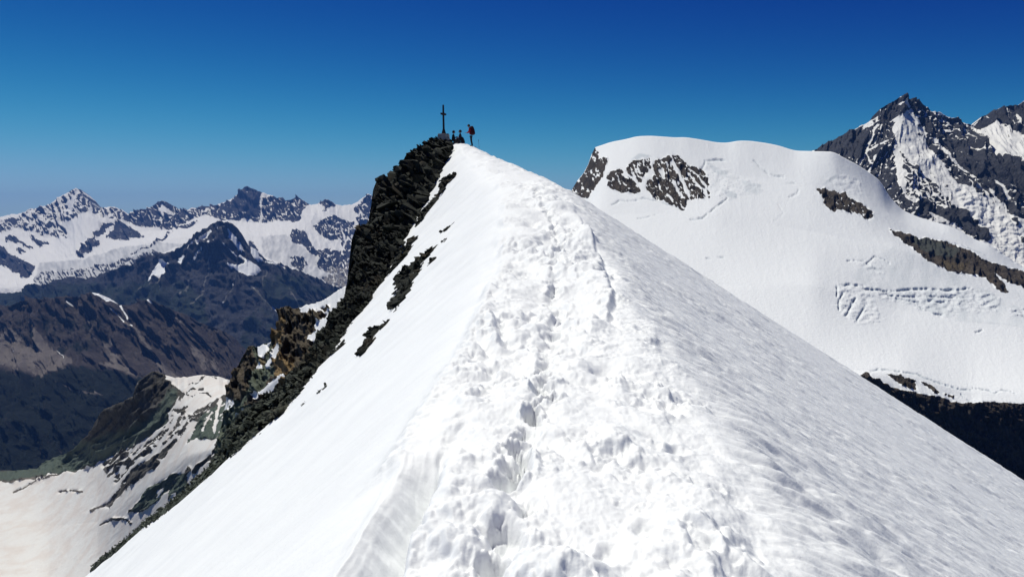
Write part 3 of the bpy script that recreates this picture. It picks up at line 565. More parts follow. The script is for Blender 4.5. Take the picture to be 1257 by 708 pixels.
# the sheet stops at the rock edge on the left
Dlim = np.where(acol < edge_a[-1], np.interp(acol, edge_a, edge_D), 96.0)
Dlim = np.where(acol < edge_a[0], edge_D[0], Dlim)
X, Y = A_ * Dg, Dg.copy()
Z = base_z(X, Y)
Lx, Rx = np.interp(Y, _D, _L), np.interp(Y, _D, _R)
inner = sstep(-.12, .25, X - Lx - .12 * fbm(X * 2, Y * 1.3, 2.2, 3)) * (1 - sstep(-.25, .35, X - Rx + .25 * fbm(X * 1.5, Y, 6.2, 3)))
rfl = sstep(-.25, .5, X - Rx)
lfl = 1 - sstep(-.25, .15, X - Lx)
sc = np.clip(Y / 12, .75, 2.2)
Ys_ = np.where(Y < 9, Y / .75, np.where(Y < 26.4, 12 + 12 * np.log(np.clip(Y, 9, 26.4) / 9), 12 + 12 * math.log(26.4 / 9) + (Y - 26.4) / 2.2))   # distance in units of the local relief size
# trodden snow: lumps, broken crust, prints
wa = X + .10 * fbm(X * 2.2, Y * 2.2, 4.4, 2); wb = Y + .12 * fbm(X * 2.2, Y * 2.2, 14.4, 2)
lump = billow(wa / (.62 * sc), (Ys_ + wb - Y) / .85, 0.3, 5, .42)
big = fbm(X / (1.1 * sc), Ys_ / 1.7, 5.5, 2)
crust = np.clip(fbm(X / .22, Y / .30, 9.1, 4, .6), -.2, .25)
fine = fbm(X / .05, Y / .07, 2.0, 3, .6)
far_ = 1 - .5 * sstep(22, 50, Y)
lm = far_ * (.4 + 1.15 * sstep(-.25, .3, fbm(X / (1.3 * sc) + 9, Ys_ / 2.1, 71.0, 2)))
Z += inner * (lump * .17 * lm * sc ** .7 + big * .22 * far_ * sc ** .7 + crust * .03 + fine * .006 + np.tanh(7 * fbm(X / (.42 * sc) + 3, Ys_ / .6, 51.0, 4, .55)) * .034 * lm * sc
              + np.clip(fbm(X / .11, Y / .13, 31.0, 3, .6) - .12, 0, .5) * .09 * sstep(.0, .3, fbm(X / .6, Y / .8, 3.0, 2)))
# right flank: frozen runnels down the fall line
run = fbm(X / 1.0 + Y * .15, Y / .42, 7.7, 4, .55) * (.6 + 1.0 * sstep(-.2, .3, fbm(X / 3.5, Y / 2.5, 81.0, 2)))
run2 = billow(X / .8, Y / .3, 17.7, 4, .5)
edge_r = np.exp(-np.clip(X - Rx, 0, 99) / (1.6 + .05 * Y))
Z += rfl * -.05 * np.clip(billow(X / .5, Y / .2, 61.0, 3) - .12, 0, 1) * (.5 + np.exp(-np.clip(X - Rx, 0, 99) / 4.0))
Z += rfl * (run * (.075 + .06 * edge_r) * sc ** .5 + run2 * (.035 + .13 * edge_r) + big * .10 * edge_r)
# left flank: smooth wind-packed snow
Z += lfl * (fbm(X / 2.4, Y / .45, 3.9, 4) * .03 + fbm(X / .45, Y / .12, 3.1, 3) * .007 + fbm(X / 4, Y / 2.5, 1.1, 3) * .16 * np.clip(Y / 20, .12, 1.6) + fine * .0015)
# grooves trodden by ropes of climbers
def groove(px_pts, w, dep, rim=.35, jit=.5):
    global Z
    pts = [wxy(*p) for p in px_pts]
    x0, x1 = min(p[0] for p in pts) - 5 * w, max(p[0] for p in pts) + 5 * w
    y0, y1 = min(p[1] for p in pts) - 5 * w, max(p[1] for p in pts) + 5 * w
    r0, r1 = np.searchsorted(Drow, y0), np.searchsorted(Drow, y1)
    xs, ys = X[r0:r1], Y[r0:r1]
    jx = fbm(xs / (w * 2), ys / (w * 2), 11.1, 3) * w * jit; jy = fbm(xs / (w * 2), ys / (w * 2), 21.1, 3) * w * jit
    d = dline(xs + jx, ys + jy, pts)
    v = dep * np.clip(.75 + 1.1 * fbm(xs / (w * 3), ys / (w * 7), 2.2, 2), .1, 1.3)
    Z[r0:r1] += -v * (1 - sstep(.25, 1.0, d / w)) + rim * v * np.exp(-((d / w - 1.35) / .4) ** 2)
stp = np.array([wxy(*p) for p in [(688,240),(702,256),(720,285),(736,320),(745,352),(748,380),(742,398)]])
sx = np.interp(Y, stp[::-1, 1], stp[::-1, 0]); fd = sstep(stp[-1, 1] - 1.0, stp[-1, 1] + .5, Y) * (1 - sstep(stp[2, 1] - 3, stp[1, 1] + 3, Y))
ds = X - sx + .06 * fbm(X * 3, Y * 1.5, 41.0, 3)
Z += fd * .8 * np.where(ds < 0, .13 * np.exp(-(ds / .45) ** 2), .13 * (1 - sstep(0, .12, ds)) - .03 * np.exp(-((ds - .09) / .06) ** 2))   # the step along the track's right side
groove([(598,300),(606,330),(600,350)], .3, .03, .2)
groove([(612,400),(625,425)], .12, .08, .4)

r_ = random.Random(3)
def hole(x0, D0, an, w, l, dp, i, rim=.3):
    r0, r1 = np.searchsorted(Drow, D0 - 2.2 * l), np.searchsorted(Drow, D0 + 2.2 * l)
    c0, c1 = np.searchsorted(acol, (x0 - 2 * l) / D0), np.searchsorted(acol, (x0 + 2 * l) / D0)
    xs, ys = X[r0:r1, c0:c1], Y[r0:r1, c0:c1]
    dx, dy = xs - x0, ys - D0
    p_, q_ = dx * math.cos(an) + dy * math.sin(an), -dx * math.sin(an) + dy * math.cos(an)
    rr = np.sqrt((p_ / w) ** 2 + (q_ / l) ** 2) + .42 * fbm(xs / (w * 1.1), ys / (w * 1.1), i * 1.3, 3) + .22 * fbm(xs / (w * .35), ys / (w * .35), i * 2.3, 2)
    Z[r0:r1, c0:c1] += -dp * (1 - sstep(.45, 1.0, rr)) + dp * rim * np.exp(-((rr - 1.3) / .28) ** 2)
groove([(668,252),(680,275),(686,305),(682,330),(684,352),(680,372),(690,392),(676,415),(672,440),(668,468),(664,500),(655,528),(634,560),(626,590),(642,618),(630,648),(616,680),(600,715)], .15, .075, .15, .9)
trail = [(655,232),(668,252),(680,275),(686,305),(682,330),(684,352),(680,372),(690,392),(676,415),(672,440),(668,468),(664,500),(655,528),(634,560),(626,590),(642,618),(630,648),(616,680),(600,715)]
tw = [wxy(*p) for p in trail]
for (a0, b0), (a1, b1) in zip(tw[:-1], tw[1:]):
    Lg = math.hypot(a1 - a0, b1 - b0); st_ep = .17 + .012 * b0; nh = max(1, int(Lg / st_ep))
    for j in range(nh):
        f = (j + r_.random() * .5) / nh; sg = 1 if r_.random() < .5 else -1
        x0, D0 = a0 + (a1 - a0) * f, b0 + (b1 - b0) * f
        k0 = .8 if D0 < 14 else 1.25
        hole(x0 + sg * r_.uniform(.02, .09) * k0, D0, r_.uniform(-.5, .5), r_.uniform(.08, .145) * k0, r_.uniform(.15, .27) * k0, r_.uniform(.07, .20) * (1 if D0 < 9 else .7), 300 + a0 * 7 + j, .22)
for i in range(34):                       # boot prints
    py = r_.uniform(262, 700); u = r_.uniform(.08, .92)
    D0 = hit(690, py); L0, R0 = np.interp(D0, _D, _L), np.interp(D0, _D, _R)
    x0 = L0 + (R0 - L0) * u
    r0, r1 = np.searchsorted(Drow, D0 - .8), np.searchsorted(Drow, D0 + .8)
    c0, c1 = np.searchsorted(acol, (x0 - .8) / D0), np.searchsorted(acol, (x0 + .8) / D0)
    xs, ys = X[r0:r1, c0:c1], Y[r0:r1, c0:c1]
    an = r_.uniform(-.5, .5); dx, dy = xs - x0, ys - D0
    p_, q_ = dx * math.cos(an) + dy * math.sin(an), -dx * math.sin(an) + dy * math.cos(an)
    rr = np.sqrt((p_ / .085) ** 2 + (q_ / .17) ** 2) + .35 * fbm(xs / .09, ys / .09, i * 1.3, 2)
    dp = r_.uniform(.02, .045)
    Z[r0:r1, c0:c1] += -dp * (1 - sstep(.55, 1.05, rr)) + dp * .35 * np.exp(-((rr - 1.3) / .3) ** 2)
# wind scoop at the left lip: a smooth wall falling to a narrow floor
fl = np.array([wxy(540,552), wxy(530,590), wxy(512,625), wxy(494,660), wxy(478,700)] )
fx = np.interp(Y, fl[::-1, 1], fl[::-1, 0]) + .03 * fbm(Y * 2.5, Y * 0, 1.7, 2)
depth = .36 * sstep(fl[0, 1] + .25, fl[0, 1] - .35, Y) * sstep(2.6, 3.1, Y) if False else .50 * (1 - sstep(fl[0, 1] - .75, fl[0, 1] + .30, Y))
s_ = X - fx + .035 * fbm(X * 5, Y * 3, 6.6, 3)
wl = .29
wall = np.clip(1 + s_ / wl, 0, 1) ** 1.25 * (s_ <= 0) + (s_ > 0) * np.exp(-(s_ / .05) ** 2)
cut = depth * wall
smooth_zone = sstep(-.42, -.30, s_) * (1 - sstep(-.02, .03, s_)) * (depth > .02)
Zs = base_z(X, Y) + .02 * fbm(X / .5, Y / .9, 8.8, 2) + .016 * fbm(s_ / .06, Y / 1.5, 4.1, 2)
k_ = smooth_zone * np.clip(depth / .1, 0, 1)
Z = Z * (1 - k_) + (Zs + .03) * k_ - cut
# raised broken lip above and beside the scoop
lp = [wxy(478,575), wxy(497,545), wxy(520,510), wxy(545,470), wxy(572,430), wxy(596,380)]
r0, r1 = np.searchsorted(Drow, 4), np.searchsorted(Drow, 16)
d = dline(X[r0:r1] + .06 * fbm(X[r0:r1] * 4, Y[r0:r1] * 4, 5, 3), Y[r0:r1], lp)
Z[r0:r1] += .09 * np.exp(-(d / .16) ** 2) * (1 + .8 * fbm(X[r0:r1] * 7, Y[r0:r1] * 7, 15, 3))

keep = (Dg[1:, 1:] <= Dlim[None, 1:] + .6) & (Dg[:-1, :-1] <= 95)
V = np.stack([X, Y, Z], -1).reshape(-1, 3)
ts = NT('wind_packed_snow')
s1 = ts.noise(9, 6, .65); s2 = ts.noise(45, 4, .6); s3 = ts.noise(.8, 4, .6)
ts.col(ts.mix(ts.step(s3, .35, .65), (.92, .935, .935), (.885, .90, .905)))
ts.rough(.55); ts.bump(ts.math('ADD', s1, ts.math('MULTIPLY', s2, .35)), .02, .4)
ridge = mesh_from('snow_ridge', V, quads=grid_faces(nR, nC, keep), mat=ts.m)
tag(ridge, kind='structure')

# ------------------------------------------------------------------ angular rock pieces
def hull_variants(n, flatness):
    out_ = []
    for i in range(n):
        bm = bmesh.new()
        for k in range(11):
            v = Vector((random.gauss(0, 1), random.gauss(0, 1), random.gauss(0, 1))).normalized()
            v = Vector([math.copysign(abs(c) ** .6, c) for c in v])
            bm.verts.new((v.x, v.y * random.uniform(.6, 1), v.z * flatness))
        r = bmesh.ops.convex_hull(bm, input=bm.verts)
        bmesh.ops.delete(bm, geom=[g for g in r['geom_interior'] if isinstance(g, bmesh.types.BMVert)], context='VERTS')
        bmesh.ops.triangulate(bm, faces=bm.faces); bm.verts.index_update()
        out_.append((np.array([v.co[:] for v in bm.verts]), np.array([[v.index for v in f.verts] for f in bm.faces]))); bm.free()
    return out_
slabs = hull_variants(24, .38)
def pile(name, items, mat):
    """items: (position, size xyz, euler) -> one mesh of angular blocks"""
    VV, FF, n = [], [], 0
    for i, (p, s, e) in enumerate(items):
        v, f = slabs[random.randrange(len(slabs))]
        R = np.array(Matrix.Rotation(e[2], 3, 'Z') @ Matrix.Rotation(e[1], 3, 'Y') @ Matrix.Rotation(e[0], 3, 'X'))
        VV.append((v * np.array(s)) @ R.T + np.array(p)); FF.append(f + n); n += len(v)
    return mesh_from(name, np.concatenate(VV), tris=np.concatenate(FF), mat=mat, smooth=False)

tr = NT('black_green_schist')
r1_, r2_ = tr.noise(1.6, 6, .65), tr.noise(9, 5, .7)
cr = tr.mix(tr.step(r1_, .36, .62), (.008, .009, .008), (.034, .038, .03))
cr = tr.mix(tr.math('MULTIPLY', tr.step(r2_, .55, .75), .6), cr, (.11, .115, .095))
cr = tr.mix(tr.math('MULTIPLY', tr.step(tr.noise(.5, 4, .6), .55, .68), .5), cr, (.07, .05, .03))
gp = tr.n('ShaderNodeNewGeometry'); sx_ = tr.n('ShaderNodeSeparateXYZ'); tr.l(gp.outputs['Position'], sx_.inputs[0])
low = tr.step(tr.math('ADD', sx_.outputs['Z'], tr.math('MULTIPLY', tr.noise(.25, 3, .5), 3.0)), -2.0, -9.0)
lc = tr.mix(tr.step(r1_, .38, .6), (.04, .05, .036), (.11, .125, .10))
lc = tr.mix(tr.math('MULTIPLY', tr.step(r2_, .52, .7), .6), lc, (.2, .22, .185))
cr = tr.mix(low, cr, lc)
tr.col(cr); tr.rough(.8); tr.bump(r2_, .08, .8)
rockM = tr.m

# the crag: a craggy shell from the snow edge over the crest and down its far side
nu, nv_ = 620, 70
us = np.linspace(0, len(pairs) - 1, nu)
k = np.arange(len(pairs))
ix, iy, ox, oy = [np.interp(us, k, q) for q in (inn[:, 0], inn[:, 1], out[:, 0], out[:, 1])]
di = np.interp(us, k, dI)
od = di * np.interp(us, [0, 4, 12, 16, 23], [1.01, 1.06, 1.10, 1.10, 1.01])
vs = np.linspace(-.08, 1, nv_)[:, None]
PXc = ix + (ox - ix) * vs; PYc = iy + (oy - iy) * vs
Dc = (di + (od - di) * vs) * (1 + .0 * vs)
P = at(PXc, PYc, Dc)
n1 = billow(P[..., 0] / 1.6, P[..., 1] / 1.6, P[..., 2] / 1.1, 4) - .25
cell = np.round(fbm(P[..., 0] / 1.1, P[..., 1] / 1.3, P[..., 2] / .8 + 3.3, 3) * 4) / 4
amp = np.clip(np.hypot(ox - ix, oy - iy) / 28, .08, 1)[None, :] * np.clip((vs + .08) * 5, 0, 1)
P[..., 1] -= (n1 * 1.3 + cell * 1.3) * amp
P[..., 2] += (n1 * .5 + cell * .45) * amp - (1 - np.clip((vs + .08) * 8, 0, 1)) * .4
bk = []
for dy, dz, dx in ((.6, .5, -.3), (2.5, 3.2, -1), (8, 14, -3), (26, 44, -8)):
    q = P[-1].copy(); q[:, 1] += dy; q[:, 2] -= dz; q[:, 0] += dx; bk.append(q)
P = np.concatenate([P, np.array(bk)])
crag = mesh_from('rocky_ridge', P.reshape(-1, 3), quads=grid_faces(P.shape[0], nu), mat=rockM, smooth=False)
tag(crag, kind='structure')
# loose blocks piled over it
items = []
for i in range(5200):
    u = random.random() ** .9 * (nu - 2); v = random.uniform(.02, 1.0) if random.random() < .75 else random.uniform(.9, 1.0)
    ui, vi = int(u), int(v * (nv_ - 1))
    p = P[vi, ui]
    wdt = math.hypot(ox[ui] - ix[ui], oy[ui] - iy[ui]) * di[ui] / F       # metres across
    s = random.choice((.10, .12, .16, .22, .30, .44) if u < 190 else (.08, .1, .13, .18, .24)) * min(1.6, .35 + wdt * .35) * random.uniform(.8, 1.2)
    if u > 430: s *= .62
    if v > .85: s = min(s, .26)
    if v > .9 and wdt > 1.5: s *= .9
    if u < 90 and s > .16 and p[0] > -6.6 and p[2] > 6.1: s = .13
    if p[0] > -6.75 and p[2] > 6.42: continue
    items.append((p + np.array([(s * .7 if v > .85 else random.uniform(-.1, .1)), -s * .4, random.uniform(-.05, .15)]), (s * 1.5, s, s * random.uniform(.6, 1.2)), (random.gauss(.25, .5), random.gauss(.45, .45), random.uniform(-1.2, 1.2))))
tag(pile('rock_blocks', items, rockM), 'dark angular blocks and slabs piled along the summit ridge beside the snow', 'rocks', kind='stuff')

# separate outcrops poking through the left snow face
def outcrop(label, poly, dens, size, group=None):
    poly = np.array(poly, float); it = []
    x0, y0 = poly.min(0); x1, y1 = poly.max(0); tries = 0
    while len(it) < dens and tries < dens * 60:
        tries += 1
        x, y = random.uniform(x0, x1), random.uniform(y0, y1)
        if not pip(np.array([x]), np.array([y]), poly)[0]: continue
        D = hit(x, y); a, b = ray(x, y); s = size * random.uniform(.55, 1.25)
        it.append((np.array([a * D, D, b * D - s * .1]), (s * 1.4, s * 1.1, s * .8), (random.gauss(0, .4), random.gauss(-.55, .4), random.uniform(-.6, .6))))
    c = np.mean([q[0] for q in it], 0)
    if dens <= 14:                         # the buried slab the stones belong to
        far = max(np.linalg.norm(q[0] - c) for q in it)
        it.append((c + np.array([0, 0, -size * .35]), (far + size, size, size * .5), (0, -.76, 0)))
    o = pile('rock_outcrop', [(q[0] - c, q[1], q[2]) for q in it], rockM); o.location = c
    tag(o, label, 'rock outcrop', 'rock outcrops in the left snow face')
outcrop('largest dark rock island in the snow face, long and pointed at its foot', [(491,334),(512,322),(534,302.6),(528,314),(520.7,324),(507,343),(498,360),(489,376),(484.6,370),(491,352)], 210, .30)
outcrop('short broken rock patch highest in the snow face, just under the summit people', [(541,226),(545,219),(554,216),(560.4,210),(558,218),(548,226),(542.6,238)], 100, .24)
outcrop('narrow rock strip below the highest patch, running beside the dark crag', [(512,278),(517,262),(530,247),(539,238),(535,250),(524,264)], 90, .24)
outcrop('scattered grey rocks half buried in snow at the lower edge of the crag', [(464,343),(470,332),(480,320.7),(495,303),(511.7,286.8),(507,303),(492,322),(476,338)], 150, .26)
outcrop('curved thin line of rocks below the largest rock island', [(455,406),(459,403),(466,403),(460,414),(452,425),(443,437),(442,433),(452,420)], 80, .2)
outcrop('thin sliver of rock parallel to the snow edge above the pillar', [(404,437),(412,429),(422,421),(420,425),(410,434)], 45, .16)
outcrop('small pair of stones between the rock island and the curved rock line', [(470,401),(476,394),(476,397),(472,402)], 14, .16)
outcrop('tiny flat stones directly under the tip of the largest rock island', [(482,382),(486,378),(490,374),(489,379),(484,384)], 12, .13)
outcrop('lone sliver of rock in open snow to the right of the narrow strip', [(539,286.5),(545,282),(551,278.5),(549,282)], 14, .13)
outcrop('two dark chips in open snow above the largest rock island', [(543,297),(547,293),(552,291.5),(549,296)], 12, .13)
outcrop('small dark chip just right of the largest rock island', [(527,322),(532,317),(534,316),(530,321)], 10, .13)
outcrop('dark stones lying in open snow beside the sliver above the pillar', [(391,481),(399,473),(402,474),(394,482)], 6, .10)
outcrop('single lowest stone in the open left snow face', [(371,496),(373,493),(375,494),(374,497)], 7, .09)

# ------------------------------------------------------------------ summit: plinth, cross, climbers
def mat_simple(name, a, b=None, scale=8, r=.75):
    t = NT(name); b = b or tuple(c * .7 for c in a)
    t.col(t.mix(t.step(t.noise(scale, 4, .6), .35, .65), a, b)); t.rough(r); return t.m
m_conc = mat_simple('weathered_concrete', (.66,.59,.47), (.5,.45,.36), 5)
m_iron = mat_simple('dark_painted_wood', (.028,.024,.035), (.05,.04,.045), 6)
m_black = mat_simple('black_cloth', (.018,.018,.024), (.03,.03,.036), 12)
m_navy = mat_simple('navy_cloth', (.02,.022,.04), (.03,.033,.055), 12)
m_red = mat_simple('red_cloth', (.40,.028,.03), (.28,.02,.024), 12)
m_dred = mat_simple('dark_red_cloth', (.06,.010,.016), (.035,.009,.013), 12)
m_white = mat_simple('white_webbing', (.75,.7,.7), (.65,.6,.6), 12)
m_skin = mat_simple('skin', (.30,.17,.12), (.25,.14,.10), 20)
m_metal = mat_simple('grey_metal', (.25,.25,.27), (.18,.18,.2), 10, .4)
def bm_obj(name, bm, mat, parent=None, loc=None, smooth=False):
    me = bpy.data.meshes.new(name); bm.to_mesh(me); bm.free(); me.materials.append(mat)
    for p in me.polygons: p.use_smooth = smooth
    o = bpy.data.objects.new(name, me); COL.objects.link(o)
    if parent: o.parent = parent
    if loc is not None: o.location = loc
    return o
def frustum(bm, x0, x1, z0, z1, y0, y1, t=1.0, sh=0.0):
    """box from z0 to z1 whose top is scaled by t"""
    vs_ = []
    cx, cy = (x0 + x1) / 2, (y0 + y1) / 2
    for z, k_, s in ((z0, 1, 0), (z1, t, sh)):
        for x, y in ((x0, y0), (x1, y0), (x1, y1), (x0, y1)):
            vs_.append(bm.verts.new((cx + (x - cx) * k_ + s, cy + (y - cy) * k_, z)))
    for f in ((3,2,1,0),(4,5,6,7),(0,1,5,4),(1,2,6,5),(2,3,7,6),(3,0,4,7)): bm.faces.new([vs_[i] for i in f])
def bevel(bm, w=.02, seg=2):
    bmesh.ops.bevel(bm, geom=bm.edges[:], offset=w, segments=seg, affect='EDGES')
DS = 73.0
def S(px, py, D=DS): a, b = ray(px, py); return Vector((float(a * D), D, float(b * D)))
pm = DS / F   # metres per pixel at the summit
pl = S(545.4, 171.5)
bm = bmesh.new(); frustum(bm, -.62, .46, -.25, .47, -.5, .5, .84, .03); bevel(bm, .03, 2)
o = bm_obj('stone_plinth', bm, m_conc, loc=pl)
tag(o, 'pale squat concrete plinth under the summit cross on the dark rocks', 'plinth')
cr_ = bpy.data.objects.new('summit_cross', None); COL.objects.link(cr_)
cr_.location = pl + Vector((-.04, 0, .47)); cr_.rotation_euler = (0, math.radians(-3.2), math.radians(80))
tag(cr_, 'tall dark summit cross leaning slightly, standing on a pale plinth', 'cross')
bm = bmesh.new(); frustum(bm, -.075, .075, .18, 2.42, -.075, .075, .8); bevel(bm, .012, 1); bm_obj('upright', bm, m_iron, cr_)
bm = bmesh.new(); frustum(bm, -.62, .62, 1.58, 1.73, -.1, .1, 1.0); bevel(bm, .012, 1); bm_obj('crossbar', bm, m_iron, cr_)
bm = bmesh.new(); frustum(bm, -.11, .11, 1.55, 1.76, -.11, .11, 1.0); bevel(bm, .03, 1); bm_obj('centre_block', bm, m_iron, cr_)
bm = bmesh.new(); frustum(bm, -.16, .16, .0, .42, -.17, .17, .45); bevel(bm, .015, 1); bm_obj('foot', bm, m_iron, cr_)

def skin_body(name, joints, edges, mats, parent=None, sub=2):
    """joints: list of ((x,y,z), (rx, ry)); first joint is the root"""
    me = bpy.data.meshes.new(name); me.from_pydata([j[0] for j in joints], edges, []); me.update()
    o = bpy.data.objects.new(name, me); COL.objects.link(o)
    md = o.modifiers.new('skin', 'SKIN'); md.use_smooth_shade = True
    for i, (p, r) in enumerate(joints):
        sv = me.skin_vertices[0].data[i]; sv.radius = r if isinstance(r, tuple) else (r, r); sv.use_root = (i == 0)
    sb = o.modifiers.new('sub', 'SUBSURF'); sb.levels = sub; sb.render_levels = sub
    me.materials.append(mats)
    if parent: o.parent = parent
    return o
def blob(name, c, r, mat, parent, noise_=0, seg=12):
    bm = bmesh.new(); bmesh.ops.create_uvsphere(bm, u_segments=seg * 2, v_segments=seg, radius=1)
    for v in bm.verts: v.co = Vector((v.co.x * r[0] + c[0], v.co.y * r[1] + c[1], v.co.z * r[2] + c[2]))
    return bm_obj(name, bm, mat, parent, smooth=True)
def head_parts(p, hx, hz, hy=0, face=-1, hair=m_black, tilt=0.0):
    """head of the person p looking towards -x when face is -1"""
    bm = bmesh.new(); bmesh.ops.create_uvsphere(bm, u_segments=24, v_segments=16, radius=1)
    for v in bm.verts:
        x, y, z = v.co
        jaw = 1 - .28 * max(0, -z) ** 1.2
        v.co = Vector((hx + .100 * x * jaw * (1.0), hy + .076 * y * jaw, hz + .118 * z))
        if x * face > .86 and abs(y) < .28 and -.35 < z < .1: v.co.x += face * .022      # nose
        if x * face > .8 and abs(abs(y) - .38) < .16 and .0 < z < .22: v.co.x -= face * .010  # eye sockets
        if x * face > .75 and abs(y) < .35 and -.62 < z < -.45: v.co.x -= face * .008       # mouth
    h = bm_obj('head', bm, m_skin, p, smooth=True)
    bm = bmesh.new(); bmesh.ops.create_uvsphere(bm, u_segments=24, v_segments=12, radius=1)
    for v in list(bm.verts):
        x, y, z = v.co
        if z < -.45 and x * face > .0 or z < -.75: bm.verts.remove(v); continue
        if z < .1 and x * face > .55: bm.verts.remove(v); continue
        v.co = Vector((hx - face * .012 + .112 * x, hy + .09 * y, hz + .012 + .122 * z))
    c = bm_obj('hat', bm, hair, p, smooth=True); c.modifiers.new('t', 'SOLIDIFY').thickness = .012
    for sgn in (-1, 1):
        blob('ear', (hx, hy + sgn * .078, hz - .005), (.022, .010, .03), m_skin, h, seg=6)
    return h
def hand(p, w, d, mat=m_skin):
    """palm, four fingers and a thumb from wrist w in direction d"""
    w = Vector(w); d = Vector(d).normalized(); side = d.cross(Vector((0, 0, 1)))
    side = side.normalized() if side.length > .1 else Vector((0, 1, 0)); up = side.cross(d)
    J = [(w, .024), (w + d * .05, (.036, .018)), (w + d * .09, (.040, .016))]; E = [(0, 1), (1, 2)]
    for i, L in enumerate((.062, .07, .066, .052)):
        b = w + d * .085 + side * (-.03 + .02 * i)
        J += [(b, .010), (b + d * L * .55 - up * .008, .009), (b + d * L * .9 - up * .03, .008)]; n = len(J)
        E += [(2, n - 3), (n - 3, n - 2), (n - 2, n - 1)]
    b = w + d * .035 - side * .035; J += [(b, .012), (b + d * .03 - side * .025, .010), (b + d * .055 - side * .03 - up * .01, .009)]; n = len(J)
    E += [(1, n - 3), (n - 3, n - 2), (n - 2, n - 1)]
    return skin_body('hand', [(tuple(a), r) for a, r in J], E, mat, p, 1)

def ground_at(px, D):
    a = float(ray(px, 177)[0]); j = np.searchsorted(acol, a); i0, i1 = np.searchsorted(Drow, 70.5), np.searchsorted(Drow, 76)
    i = i0 + int(np.argmax(Z[i0:i1, j] / Drow[i0:i1])); D = float(Drow[i])
    return Vector((a * D, D, float(Z[i - 2:i + 3, j - 3:j + 4].mean())))
# standing climber: faces left, leans a little forward, hands in front, big rucksack
g = ground_at(578.6, 73.0)
gz = S(578.6, 177.4, 71.5).z
print('standing ground', g.z, 'wanted', gz)
st_ = bpy.data.objects.new('person', None); COL.objects.link(st_); st_.location = (g.x, g.y, g.z + .02)
st_.scale = (1, 1, 1)
tag(st_, 'person standing on the snow in a red jacket and dark trousers, wearing a rucksack', 'person', 'climbers on the summit')
J = [((-.04,0,.92),(.15,.12)),                       # pelvis 0
     ((-.07,0,1.12),(.15,.115)),((-.12,0,1.34),(.19,.13)),((-.15,0,1.45),(.10,.09)),((-.18,0,1.54),(.055,.055)),   # spine, neck
     ((-.13,-.19,1.40),(.07,.07)),((-.20,-.24,1.16),(.055,.055)),((-.36,-.16,1.08),(.042,.042)),
     ((-.13,.19,1.40),(.07,.07)),((-.20,.24,1.16),(.055,.055)),((-.36,.14,1.10),(.042,.042)),
     ]
skin_body('jacket', J, [(0,1),(1,2),(2,3),(3,4),(2,5),(5,6),(6,7),(2,8),(8,9),(9,10)], m_red, st_)
JL = [((-.03,0,.90),(.15,.115)),((-.02,-.10,.80),(.095,.095)),((-.02,-.11,.48),(.068,.068)),((.05,-.11,.12),(.05,.05)),((.04,-.11,.05),(.05,.045)),((-.12,-.12,.035),(.04,.035)),
      ((-.02,.10,.80),(.095,.095)),((.0,.11,.48),(.068,.068)),((.09,.11,.12),(.05,.05)),((.08,.11,.05),(.05,.045)),((-.08,.12,.035),(.04,.035))]
skin_body('trousers', JL, [(0,1),(1,2),(2,3),(3,4),(4,5),(0,6),(6,7),(7,8),(8,9),(9,10)], m_black, st_)
head_parts(st_, -.22, 1.66)
hand(st_, (-.37,-.15,1.08), (-1,.1,.1)); hand(st_, (-.37,.13,1.10), (-1,-.1,.1))
def rucksack(name, loc, label, mat, stripe, rot, s=1.0, lean=0):
    root = bpy.data.objects.new(name, None); COL.objects.link(root); root.location = loc; root.rotation_euler = rot
    root.scale = (s, s, s)
    tag(root, label, 'rucksack')
    bm = bmesh.new(); bmesh.ops.create_cube(bm, size=1)
    bmesh.ops.subdivide_edges(bm, edges=bm.edges[:], cuts=4, use_grid_fill=True)
    for v in bm.verts:
        n = v.co.normalized() * .62; v.co = v.co * .45 + n * .55
        v.co = Vector((v.co.x * .34 * (1.1 - .2 * v.co.z), v.co.y * .36, v.co.z * .62 + .31))
    bm_obj('pack', bm, mat, root, smooth=True)
    bm = bmesh.new(); bmesh.ops.create_uvsphere(bm, u_segments=16, v_segments=8, radius=1)
    for v in bm.verts: v.co = Vector((v.co.x * .15, v.co.y * .16, v.co.z * .08 + .62))
    bm_obj('lid', bm, mat, root, smooth=True)
    for sgn in (-1, 1):
        bm = bmesh.new()
        for i in range(9):
            t_ = i / 8; x = -.165 - .05 * math.sin(t_ * math.pi); z = .12 + .45 * t_
            bm.verts.new((x, sgn * .11 - .022, z)); bm.verts.new((x, sgn * .11 + .022, z))
        bm.verts.ensure_lookup_table()
        for i in range(8): bm.faces.new([bm.verts[2*i], bm.verts[2*i+1], bm.verts[2*i+3], bm.verts[2*i+2]])
        so = bm_obj('strap', bm, stripe, root); so.modifiers.new('t', 'SOLIDIFY').thickness = .012
    bm = bmesh.new(); frustum(bm, .10, .175, .10, .34, -.12, .12, .85); bevel(bm, .02, 2)
    bm_obj('pocket', bm, mat, root, smooth=True)
    return root
rucksack('rucksack', g + Vector((.13, 0, .96)), 'large dark red rucksack carried on the back of the standing climber', m_dred, m_black, (0, -.18, 0), 1.02)

